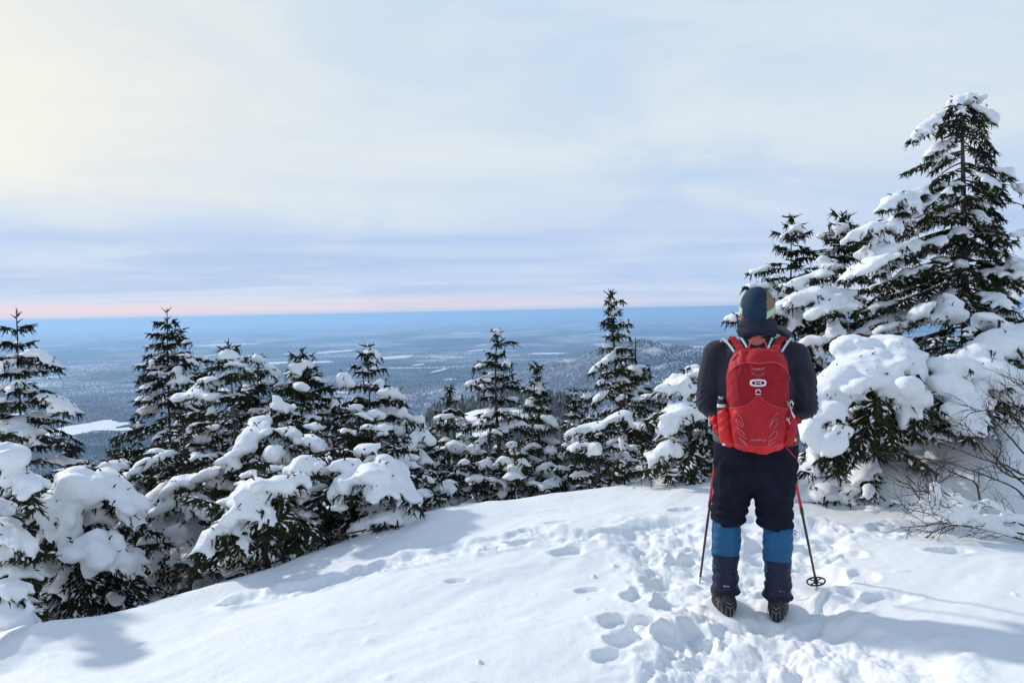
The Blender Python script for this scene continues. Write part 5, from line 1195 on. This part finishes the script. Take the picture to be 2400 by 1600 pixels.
# ------------------------------------------------------------------ trekking poles
M_PRED = pmat('pole_red', (0.55, 0.015, 0.02), 0.35, spec=0.5)
M_PDRK = pmat('pole_dark', (0.035, 0.030, 0.032), 0.4, spec=0.5)
M_GRIP = pmat('grip', (0.02, 0.02, 0.02), 0.8)
def pole(tipuv, depth, sx, label, basket, junction):
    tip = P(tipuv[0], tipuv[1], depth); top = (LM @ np.append(HA[sx] + [0, .057, .02], 1))[:3]
    e = empty('trekking_pole', tuple(tip)); tag(e, label, 'trekking pole', 'pair of trekking poles held by the hiker')
    ax = top - tip; L = np.linalg.norm(ax); ax /= L
    j = junction
    g_ = Geo(); g_.tube(np.array([tip + ax * .035, tip + ax * j]), [.0070, .0078], 10); g_.build('lower_shaft', M_PDRK, e)
    g_ = Geo(); g_.tube(np.array([tip + ax * j, tip + ax * (L - .06)]), [.0090, .0092], 10); g_.build('upper_shaft', M_PRED, e)
    g_ = Geo(); g_.tube(np.array([tip + ax * (j - .02), tip + ax * (j + .025)]), [.0100, .0105], 10); g_.build('lock', M_PDRK, e)
    g_ = Geo(); g_.tube(np.array([tip - ax * .02, tip + ax * .04]), [.0035, .0065], 8); g_.build('tip', M_STEEL, e)
    g_ = Geo(); g_.tube(np.array([top - ax * .07, top - ax * .02, top + ax * .03, top + ax * .055]), [.013, .016, .015, .018], 12); g_.ell(top + ax * .062, .018, .018, .010); g_.build('grip', M_GRIP, e)
    if basket:
        g_ = Geo(); th = np.linspace(0, 2 * PI, 28, endpoint=False); c = tip + ax * .062
        A_ = unit(np.cross(ax, [0, 1, 0])); B_ = np.cross(ax, A_)
        g_.tube(c + .052 * (np.cos(th)[:, None] * A_ + np.sin(th)[:, None] * B_), .0050, 6, closed=True)
        for q in range(4):
            a = q * PI / 2 + .5; g_.tube(np.array([c, c + .052 * (math.cos(a) * A_ + math.sin(a) * B_)]), .0042, 5)
        g_.tube(np.array([c - ax * .012, c + ax * .02]), [.012, .010], 10)
        g_.build('basket', M_GRIP, e)
    return e
pole((1917, 1384), 4.40, 1, 'trekking pole on the right of the hiker with its round basket showing above the snow', True, .51)
pole((1640, 1362), 4.62, -1, 'trekking pole on the left of the hiker, its tip sunk in the snow', False, .53)

# ------------------------------------------------------------------ backpack
pack = empty('backpack', (0, 0, 0)); tag(pack, 'bright red hiking backpack with white buckle plate worn on the hiker back', 'backpack')
pack.location = tuple((LM @ np.array([0, -.15, .9, 1]))[:3]); pack.rotation_euler = (0, 0, -PTH)
PKM = np.array(full_matrix(pack)); PK = lambda V: (np.asarray(V, float) @ LM[:3, :3].T + LM[:3, 3])
def PMK(name, V, F_, mat, parent=pack, smooth=True): return mk(name, PK(V), F_, mat, parent, smooth)
def pg(g_, name, mat, parent=None, smooth=True):
    V, F_ = g_.arrays(); return PMK(name, V, F_, mat, parent if parent is not None else pack, smooth)
M_RED = pmat('pack_red', (0.35, 0.008, 0.014), 0.65, (0.44, 0.012, 0.019), 7, 0.0012, 120, 0.3)
M_RED2 = pmat('pack_red_stretch', (0.26, 0.006, 0.014), 0.72, (0.34, 0.009, 0.018), 9, 0.0012, 200, 0.25)
M_REDL = pmat('pack_red_lower', (0.55, 0.014, 0.018), 0.6, (0.62, 0.02, 0.024), 7, 0.0012, 120, 0.3)
M_PIPE = pmat('piping', (0.62, 0.06, 0.07), 0.6)
M_PRINT = pmat('reflective_print', (0.62, 0.30, 0.33), 0.4)
M_PLATE = pmat('plate_white', (0.75, 0.70, 0.72), 0.4)
M_WEB = pmat('webbing_dark', (0.02, 0.02, 0.025), 0.8)
M_MESHW = pmat('strap_edge_white', (0.55, 0.66, 0.66), 0.6)
YB = -.30
outline = [(819, 1734, 1824), (824, 1726, 1830), (835, 1718, 1836), (850, 1711, 1842), (870, 1704, 1849), (895, 1701, 1852), (930, 1701, 1852), (960, 1703, 1851), (985, 1704, 1850), (1010, 1705, 1848), (1030, 1707, 1846), (1045, 1713, 1841), (1055, 1728, 1826), (1062, 1745, 1808), (1065, 1760, 1795)]
depths = [.055, .085, .115, .14, .16, .17, .18, .19, .20, .205, .20, .18, .15, .11, .06]
rings = []
pnts = []
for (v, ul, ur), dp in zip(outline, depths):
    a, b = LP(ul, v, YB + .04), LP(ur, v, YB + .04)
    pnts.append((a[2], (a[0] + b[0]) / 2, (b[0] - a[0]) / 2, dp))
pnts = pnts[::-1]
zs = np.array([p[0] for p in pnts]); zz_ = np.linspace(zs[0], zs[-1], 70)
zz_ = np.sort(np.concatenate([zz_, zs]))
for z in zz_:
    cx, hw, dp = (np.interp(z, zs, [p[k] for p in pnts]) for k in (1, 2, 3))
    th = np.arange(72) * 2 * PI / 72; c_, s_ = np.cos(th), np.sin(th)
    x = cx + hw * np.sign(c_) * np.abs(c_) ** .62
    y = np.where(s_ < 0, -dp * np.abs(s_) ** .75, .012 * s_) - .145
    rings.append(np.stack([x, y, np.full(72, z)], 1))
V, F_ = loft(rings)
V, F_, Nn = remesh(V, F_, .0058, 3)
# folds and sag of the cloth
up_ = V[:, 2]
wr = .0045 * noise3(V * np.array([14, 14, 10]), 8) + .0026 * noise3(V * np.array([38, 38, 22]), 9)
wr = wr + .0035 * np.abs(np.sin((V[:, 0] * 1.3 + V[:, 2]) * 40 + 4 * noise3(V * 6, 2))) * sstep(1.36, 1.40, up_) 
wr = wr + .003 * np.sin(V[:, 0] * 55 + 5 * noise3(V * 6, 3)) * sstep(.98, .92, up_)
V = V + Nn * (1.6 * wr * (V[:, 1] < -.16))[:, None]
zc = V[F_][:, :, 2].mean(1); xc = V[F_][:, :, 0].mean(1)
# split the shell along its seams (curves measured on the cloth)
def zcurve(pts_):
    q = np.array([LP(u, v, YB) for u, v in pts_]); return q[:, 0], q[:, 2]
x1, z1 = zcurve([(1700, 884), (1712, 868), (1726, 855), (1745, 849), (1765, 850), (1780, 853), (1800, 848), (1820, 848), (1836, 858), (1846, 872), (1853, 886)])
x2, z2 = zcurve([(1700, 956), (1722, 956), (1744, 952), (1760, 943), (1770, 932), (1776, 925), (1782, 930), (1795, 942), (1812, 950), (1830, 957), (1853, 957)])
x3, z3 = zcurve([(1700, 1036), (1730, 1040), (1776, 1046), (1820, 1041), (1853, 1036)])
top_m = zc > np.interp(xc, x1, z1); poc_m = (zc < np.interp(xc, x2, z2)) & (zc > np.interp(xc, x3, z3)); low_m = zc <= np.interp(xc, x3, z3)
main_m = ~(top_m | poc_m | low_m)
for nm, msk, mt in (('top_lid', top_m, M_RED), ('main_panel', main_m, M_RED2), ('front_pocket', poc_m, M_RED), ('bottom_panel', low_m, M_REDL)):
    f = F_[msk]; u, inv = np.unique(f, return_inverse=True); PMK(nm, V[u], inv.reshape(f.shape), mt)
bvh = BVHTree.FromPolygons([tuple(p) for p in PK(V)], [tuple(int(i) for i in q) for q in F_])
def onpack(u, v, lift=.002):
    d = ray(u, v).normalized(); h = bvh.ray_cast(CAMLOC, d)
    if h[0] is None: return (LM @ np.append(LP(u, v, YB), 1))[:3]
    return np.array(h[0] - d * lift)
def line(pts_, n=None):
    p = np.array(pts_, float); s_ = np.concatenate([[0], np.cumsum(np.linalg.norm(np.diff(p, axis=0), axis=1))]); n = n or max(6, int(s_[-1] / 3))
    t = np.linspace(0, s_[-1], n); return np.stack([np.interp(t, s_, p[:, 0]), np.interp(t, s_, p[:, 1])], 1)
def smooth_line(pts_, n=40):
    q = line(pts_, n)
    for _ in range(3): q[1:-1] = (q[:-2] + 2 * q[1:-1] + q[2:]) / 4
    return q
def stroke(pts_, r, name, mat, parent=pack, lift=.001, smooth_=True, n=40):
    q = smooth_line(pts_, n) if smooth_ else line(pts_, n)
    g_ = Geo(); g_.tube(np.array([onpack(u, v, lift) for u, v in q]), r, 6); return g_.build(name, mat, parent)
stroke([(1702, 884), (1712, 868), (1726, 855), (1745, 849), (1765, 850), (1780, 853), (1800, 848), (1820, 848), (1836, 858), (1846, 872), (1851, 886)], .0032, 'piping', M_PIPE)
stroke([(1704, 956), (1722, 956), (1744, 952), (1760, 943), (1770, 932), (1776, 925), (1782, 930), (1795, 942), (1812, 950), (1830, 957), (1849, 957)], .0024, 'piping', M_PIPE)
stroke([(1706, 1037), (1730, 1041), (1776, 1047), (1820, 1042), (1846, 1037)], .002, 'piping', M_PIPE)
stroke([(1731, 823), (1745, 821), (1777, 820), (1808, 821), (1824, 823)], .0035, 'piping', M_PIPE)
stroke([(1716, 846), (1724, 836), (1732, 831)], .0030, 'zip', M_WEB)
stroke([(1706, 897), (1722, 888), (1740, 892), (1752, 904)], .0014, 'seam', M_RED2, lift=.0005)
stroke([(1848, 897), (1832, 889), (1815, 893), (1803, 904)], .0014, 'seam', M_RED2, lift=.0005)
stroke([(1751, 913), (1800, 913)], .0014, 'seam', M_RED2, lift=.0005)
for q in (((1768, 1051), (1790, 1051)), ((1768, 1055), (1790, 1055))): stroke(list(q), .0012, 'seam', M_RED2, lift=.0005)
# buckle plate: ring with two round windows and cross bars, and the small loop below
def ringpx(cu, cv, a, b, p, n=36): th = np.linspace(0, 2 * PI, n, endpoint=False); return [(cu + a * np.sign(math.cos(t)) * abs(math.cos(t)) ** (2 / p), cv + b * np.sign(math.sin(t)) * abs(math.sin(t)) ** (2 / p)) for t in th]
g_ = Geo(); g_.tube(np.array([onpack(u, v, .006) for u, v in ringpx(1777, 897, 17.5, 6.8, 3.4)]), .0042, 8, closed=True)
for cu in (1766.5, 1787.5): g_.tube(np.array([onpack(u, v, .006) for u, v in ringpx(cu, 897, 5.0, 4.8, 2)]), .0024, 6, closed=True)
for dv in (-5.2, 0, 5.2): g_.tube(np.array([onpack(1777 + du, 897 + dv, .006) for du in (-4.5, 0, 4.5)]), .0024, 6)
g_.build('buckle_plate', M_PLATE, pack)
g_ = Geo(); g_.tube(np.array([onpack(u, v, .006) for u, v in [(1771.5, 923.5), (1771.5, 917), (1773.5, 913.5), (1777, 912.5), (1780.5, 913.5), (1782.5, 917), (1782.5, 923.5)]]), .003, 8, closed=True)
g_.build('bungee_loop', M_PLATE, pack)
# printed curves on both sides of the pocket
g_ = Geo()
for pts_ in ([(1718, 962), (1728, 967), (1738, 980), (1743, 997)], [(1724, 982), (1732, 984), (1741, 1000)], [(1724, 985), (1730, 993), (1736, 1000)], [(1727, 1002), (1738, 1008), (1746, 1020)], [(1730, 1010), (1737, 1020), (1748, 1027)], [(1731, 1026), (1742, 1031), (1750, 1043)], [(1734, 1030), (1742, 1037), (1750, 1041)],
             [(1826, 965), (1812, 978), (1804, 1000)], [(1822, 982), (1814, 984), (1806, 996)], [(1822, 984), (1822, 994), (1814, 1004)], [(1822, 1010), (1812, 1012), (1804, 1024)], [(1822, 1012), (1820, 1022), (1804, 1034)], [(1818, 1034), (1808, 1040), (1801, 1044)], [(1804, 1030), (1801, 1044)]):
    g_ = Geo(); q = smooth_line(pts_, 14); g_.tube(np.array([onpack(u, v, .0012) for u, v in q]), .0011, 4); g_.build('printed_curve', M_PRINT, pack)
# emblem: a soaring bird drawn under the maker's name
g_ = Geo()
for pts_ in ([(1761, 870), (1763, 876), (1770, 880), (1774, 881)], [(1793, 870), (1791, 876), (1784, 880), (1780, 881)], [(1774, 881), (1777, 878), (1780, 881)], [(1773, 884), (1777, 886), (1781, 884)], [(1764, 873), (1770, 876)], [(1790, 873), (1784, 876)]):
    q = smooth_line(pts_, 10); g_.tube(np.array([onpack(u, v, .0010) for u, v in q]), .0008, 4)
g_.build('emblem', M_PRINT, pack)
def text_on_pack(txt, cu, cv, hpx, wpx, name, arc=0.0, mat=None):
    c = bpy.data.curves.new(name, 'FONT'); c.body = txt; c.size = 1; c.align_x = 'CENTER'; c.align_y = 'CENTER'; c.resolution_u = 2; c.extrude = 0.02
    o = bpy.data.objects.new(name, c); COL.objects.link(o)
    me = bpy.data.meshes.new_from_object(o.evaluated_get(bpy.context.evaluated_depsgraph_get()))
    bpy.data.objects.remove(o)
    v = np.array([x.co[:] for x in me.vertices]); w = v[:, 0].max() - v[:, 0].min(); h = v[:, 1].max() - v[:, 1].min()
    U = cu + v[:, 0] / w * wpx; Vv = cv - v[:, 1] / h * hpx + arc * ((v[:, 0] / w * 2) ** 2)
    W = np.array([onpack(a, b, .0012 + .001 * (z > 0)) for a, b, z in zip(U, Vv, v[:, 2])])
    return mk(name, W, [tuple(p.vertices) for p in me.polygons], mat or M_PRINT, pack, smooth=False)
text_on_pack('OSPREY', 1777, 865.5, 5.0, 31, 'lettering', arc=-1.5)
text_on_pack('TALON 22', 1777, 1031, 4.6, 36, 'lettering', arc=0.8)
# side pockets, hip belt wings, shoulder straps, haul loop
def blob_px(items, voxel, name, mat, amp=.003, parent=pack):
    g_ = Geo()
    for u, v, yl, rx, ry, rz, tl in items:
        c = LP(u, v, yl); a = math.radians(tl); R3 = np.array([[math.cos(a), 0, -math.sin(a)], [0, 1, 0], [math.sin(a), 0, math.cos(a)]])
        g_.ell(c, rx, ry, rz, 3, R3)
    V, F_, Nn = remesh(*g_.arrays(), voxel, 3); V = disp(V, Nn, amp, 24, 24, 18, 5); V = V + Nn * (amp * .5 * np.sin((V[:, 2] - V[:, 0]) * 140))[:, None]
    return PMK(name, V, F_, mat, parent)
blob_px([(1700, 985, -.23, .042, .05, .055, 0), (1701, 1010, -.23, .042, .055, .06, 0), (1706, 1030, -.23, .042, .055, .04, 0), (1696, 967, -.23, .036, .045, .022, 0)], .006, 'side_pocket', M_REDL)
blob_px([(1848, 985, -.23, .036, .05, .05, 0), (1849, 1010, -.23, .038, .055, .06, 0), (1845, 1028, -.23, .038, .05, .035, 0)], .006, 'side_pocket', M_RED)
blob_px([(1675, 985, -.16, .030, .04, .026, 15), (1684, 1000, -.17, .030, .045, .034, -20), (1692, 1015, -.17, .02, .04, .03, 0)], .005, 'hip_belt', M_REDL, .004)
blob_px([(1862, 984, -.16, .034, .04, .020, -12), (1856, 1000, -.17, .026, .045, .034, 0)], .005, 'hip_belt', M_RED, .004)
def ribbon(pts3, w, name, mat, thick=.004, parent=pack, wdir=None):
    pts3 = np.asarray(pts3, float); g_ = Geo(); n = len(pts3)
    tg = np.gradient(pts3, axis=0); tg /= np.linalg.norm(tg, axis=1)[:, None]
    wd = np.array([1.0, 0, 0]) if wdir is None else np.asarray(wdir, float)
    rings = []
    for p, t in zip(pts3, tg):
        s_ = unit(wd - t * (wd @ t)); nn = np.cross(s_, t)
        rings.append(np.array([p + s_ * w / 2 + nn * thick / 2, p - s_ * w / 2 + nn * thick / 2, p - s_ * w / 2 - nn * thick / 2, p + s_ * w / 2 - nn * thick / 2]))
    V, F_ = loft(rings); return PMK(name, V, F_, mat, parent, smooth=False)
for sx, (a, b, c) in ((-1, ((1737, 822), (1728, 806), (1716, 790))), (1, ((1815, 822), (1823, 806), (1832, 790)))):
    p = [LP(*a, -.20), LP(*b, -.145), LP(*c, -.09), LP(c[0] - sx * -3, 783, -.03), LP(c[0] + sx * 2, 783, .05)]
    p[3][2] = 1.512; p[4][2] = 1.47; p.append(np.array([p[4][0] + .0, .12, 1.36])); p.append(np.array([p[4][0] + sx * .02, .165, 1.20])); p.append(np.array([p[4][0] + sx * .05, .15, 1.05]))
    se = ribbon(p, .034, 'shoulder_strap', M_RED, .008)
    for o_, dx in (('edge', -.036), ('edge', .036)):
        ribbon([q + np.array([dx * (1 + .15 * k_), .004 if k_ < 3 else 0, -.004]) for k_, q in enumerate(p[:4])], .010, 'strap_edge', M_MESHW, .005, se)
    g_ = Geo(); q = LP((a[0] + b[0]) / 2, (a[1] + b[1]) / 2, -.19)
    for dz in (-.008, .010): g_.box(q + [0, -.004, dz], .036, .006, .005)
    for dx in (-.016, .016): g_.box(q + [dx, -.0035, .001], .005, .0055, .024)
    pg(g_, 'ladder_buckle', M_PIPE, se, False)
q = [LP(1756, 821, -.19), LP(1757, 806, -.185), LP(1763, 797, -.18), LP(1777, 794, -.178), LP(1790, 797, -.18), LP(1796, 806, -.185), LP(1797, 821, -.19)]
g_ = Geo(); g_.tube(np.array(q), .0042, 8); pg(g_, 'haul_loop', M_PIPE)
g_ = Geo(); g_.tube(np.array([LP(1840, 1045, -.26), LP(1852, 1058, -.25), LP(1864, 1072, -.22)]), .0032, 6); pg(g_, 'loose_strap', M_RED)
g_ = Geo(); g_.tube(np.array([LP(1862, 1000, -.25), LP(1866, 1020, -.25), LP(1868, 1032, -.24), LP(1862, 1040, -.24), LP(1850, 1045, -.25)]), .0045, 6); pg(g_, 'compression_strap', M_RED)
g_ = Geo(); g_.tube(np.array([LP(1663, 975, -.20), LP(1661, 990, -.20), LP(1663, 997, -.19)]), .003, 6); g_.ell(LP(1663, 996, -.2), .006, .005, .005); g_.ell(LP(1697, 1041, -.28), .010, .006, .006); g_.ell(LP(1864, 1030, -.25), .006, .005, .010)
g_.tube(np.array([LP(1843, 978, -.285), LP(1848, 985, -.285), LP(1852, 993, -.285)]), .002, 5); g_.tube(np.array([LP(1841, 984, -.285), LP(1848, 984, -.285), LP(1850, 978, -.285)]), .002, 5)
pg(g_, 'strap_end', M_PLATE)
# bottle in the left pocket, bundle of clips hanging on the right
bt = empty('water_bottle', tuple((LM @ np.append(LP(1691, 990, -.22), 1))[:3])); tag(bt, 'black bottle with a white band standing in the left side pocket of the red backpack', 'bottle')
bc = LP(1691, 950, -.22)
def cyl(cx, cy, z0, z1, r, seg=24): return loft([sring(cx, cy, z, r * k, r * k, seg) for z, k in ((z0, .96), (z0 + .002, 1), (z1 - .002, 1), (z1, .96))])
z9 = lambda v: LP(1691, v, -.22)[2]
mk('bottle_body', PK(cyl(bc[0], bc[1], z9(1020), z9(936), .0225)[0]), cyl(0, 0, 0, 1, 1)[1], M_WEB, bt)
mk('band', PK(cyl(bc[0], bc[1], z9(954), z9(946), .0232)[0]), cyl(0, 0, 0, 1, 1)[1], M_PLATE, bt)
mk('bottle_cap', PK(cyl(bc[0], bc[1], z9(936), z9(929), .017)[0]), cyl(0, 0, 0, 1, 1)[1], M_STEEL, bt)
cb = empty('carabiner', tuple((LM @ np.append(LP(1852, 955, -.25), 1))[:3])); tag(cb, 'pale metal clips with a cord hanging on the right side of the red backpack', 'clip')
g_ = Geo(); g_.tube(np.array([LP(u, v, -.26) for u, v in [(1855, 938), (1859, 945), (1856, 956), (1851, 952), (1852, 944)]]), .0045, 6, closed=True); V, F_ = g_.arrays(); mk('clip_frame', PK(V), F_, M_PLATE, cb)
g_ = Geo(); g_.tube(np.array([LP(u, v, -.26) for u, v in [(1852, 955), (1856, 966), (1860, 976)]]), [.003, .004, .007], 6); g_.ell(LP(1860, 976, -.26), .008, .006, .008); V, F_ = g_.arrays(); mk('pull_tab', PK(V), F_, M_PLATE, cb)
g_ = Geo(); g_.tube(np.array([LP(u, v, -.26) for u, v in [(1843, 940), (1848, 943), (1845, 949), (1851, 948)]]), .0038, 6); V, F_ = g_.arrays(); mk('cord', PK(V), F_, pmat('cord', (.40, .42, .25), .7), cb)

# ------------------------------------------------------------------ bare shrub at the right, snow-plastered twigs
def shrub(name, label, stems, d, seed, depth=3, spread=.5, snow_r=.0):
    rg = np.random.default_rng(seed); T_ = Geo(); S_c, S_m = [], []
    base = P(stems[0][0][0], stems[0][0][1], d)
    def grow(p, dr, L, r, lv):
        n = 5; pts_ = [p]; dd = dr.copy()
        for _ in range(n):
            dd = unit(dd + rg.normal(0, .13, 3) + UP * .03); pts_.append(pts_[-1] + dd * L / n)
        pts_ = np.array(pts_); T_.tube(pts_, np.linspace(r, r * .55, n + 1), 4, cap=False)
        if lv > 0:
            for k in range(rg.integers(3, 6)):
                i_ = rg.integers(1, n + 1); s_ = unit(np.cross(dd, rg.normal(0, 1, 3)))
                grow(pts_[i_], unit(dd * .75 + s_ * .6), L * rg.uniform(.35, .7), r * .6, lv - 1)
    for st in stems:
        pts_ = np.array([P(u, v, d + (x[2] if len(x) > 2 else 0)) for x in st for u, v in [(x[0], x[1])]])
        s_ = np.linspace(0, len(pts_) - 1, 18); pts_ = np.stack([np.interp(s_, np.arange(len(pts_)), pts_[:, k]) for k in range(3)], 1)
        pts_[1:-1] += rg.normal(0, .006, (16, 3)); pts_[1:-1] = (pts_[:-2] + pts_[1:-1] + pts_[2:]) / 3
        T_.tube(pts_, np.linspace(.0075, .0025, 18), 6, cap=False)
        for k in range(2, 18):
            if rg.random() < spread:
                tg = unit(pts_[k] - pts_[k - 1]); s2 = unit(np.cross(tg, rg.normal(0, 1, 3)))
                grow(pts_[k], unit(tg * .8 + s2 * .7), rg.uniform(.08, .24), .0026, depth - 2)
        if snow_r:
            for k in range(0, 12):
                if rg.random() < .8:
                    S_c.append(pts_[k] + UP * (.010 + snow_r * .5)); S_m.append(np.diag([snow_r * 1.5, snow_r, snow_r * rg.uniform(.7, 1.1)]))
    e = empty(name, tuple(base)); tag(e, label, 'shrub', 'bare shrubs at the right')
    T_.build('twigs', M_TWIG, e)
    if S_c:
        V, F_ = ellip_mesh(S_c, S_m, 2); V, F_, Nn = remesh(V, F_, .012, 3); mk('snow_dusting', V, F_, M_PAD, e)
shrub('bare_shrub', 'bare dark shrub with long twigs fanning out over the snow mounds',
      [[(2430, 1200), (2380, 1140), (2320, 1115), (2230, 1085), (2110, 1060)], [(2430, 1160), (2360, 1100), (2300, 1040), (2260, 990)], [(2430, 1130), (2360, 1090), (2290, 1070), (2180, 1030)],
       [(2430, 1090), (2370, 1030), (2330, 985), (2310, 940)], [(2420, 1050), (2390, 980), (2370, 930)], [(2300, 1190), (2290, 1130), (2240, 1110), (2170, 1075)], [(2430, 1010), (2350, 960), (2280, 965)],
       [(2430, 1125), (2350, 1110), (2330, 1085), (2350, 1050), (2330, 1000)], [(2440, 960), (2410, 920), (2395, 890)]], 5.3, 5, 3, .6)
shrub('bare_shrub', 'low bare shrub with an arching stem capped by thick snow',
      [[(2420, 1240), (2370, 1215), (2315, 1180), (2270, 1205), (2200, 1210), (2120, 1190)], [(2420, 1270), (2350, 1250), (2280, 1235), (2200, 1225), (2110, 1235)], [(2300, 1225), (2200, 1180), (2160, 1140)],
       [(2240, 1225), (2170, 1190), (2130, 1130)], [(2420, 1255), (2330, 1240), (2260, 1180), (2200, 1150), (2150, 1150)], [(2420, 1215), (2360, 1225), (2290, 1215), (2200, 1240), (2150, 1270)], [(2200, 1200), (2190, 1150), (2195, 1100)]], 5.1, 9, 3, .8, .028)
# dead brush and litter at the foot of the thicket
shrub('bare_shrub', 'tangle of bare brown twigs under the bent spruce beside the hollow in the drift',
      [[(700, 1300), (600, 1330), (520, 1340), (440, 1330)], [(720, 1270), (620, 1310), (520, 1300), (470, 1320)], [(800, 1250), (700, 1280), (600, 1280), (520, 1280)], [(560, 1340), (480, 1350), (400, 1370)], [(860, 1240), (760, 1260), (680, 1300)]], 5.9, 15, 3, .85, .0)
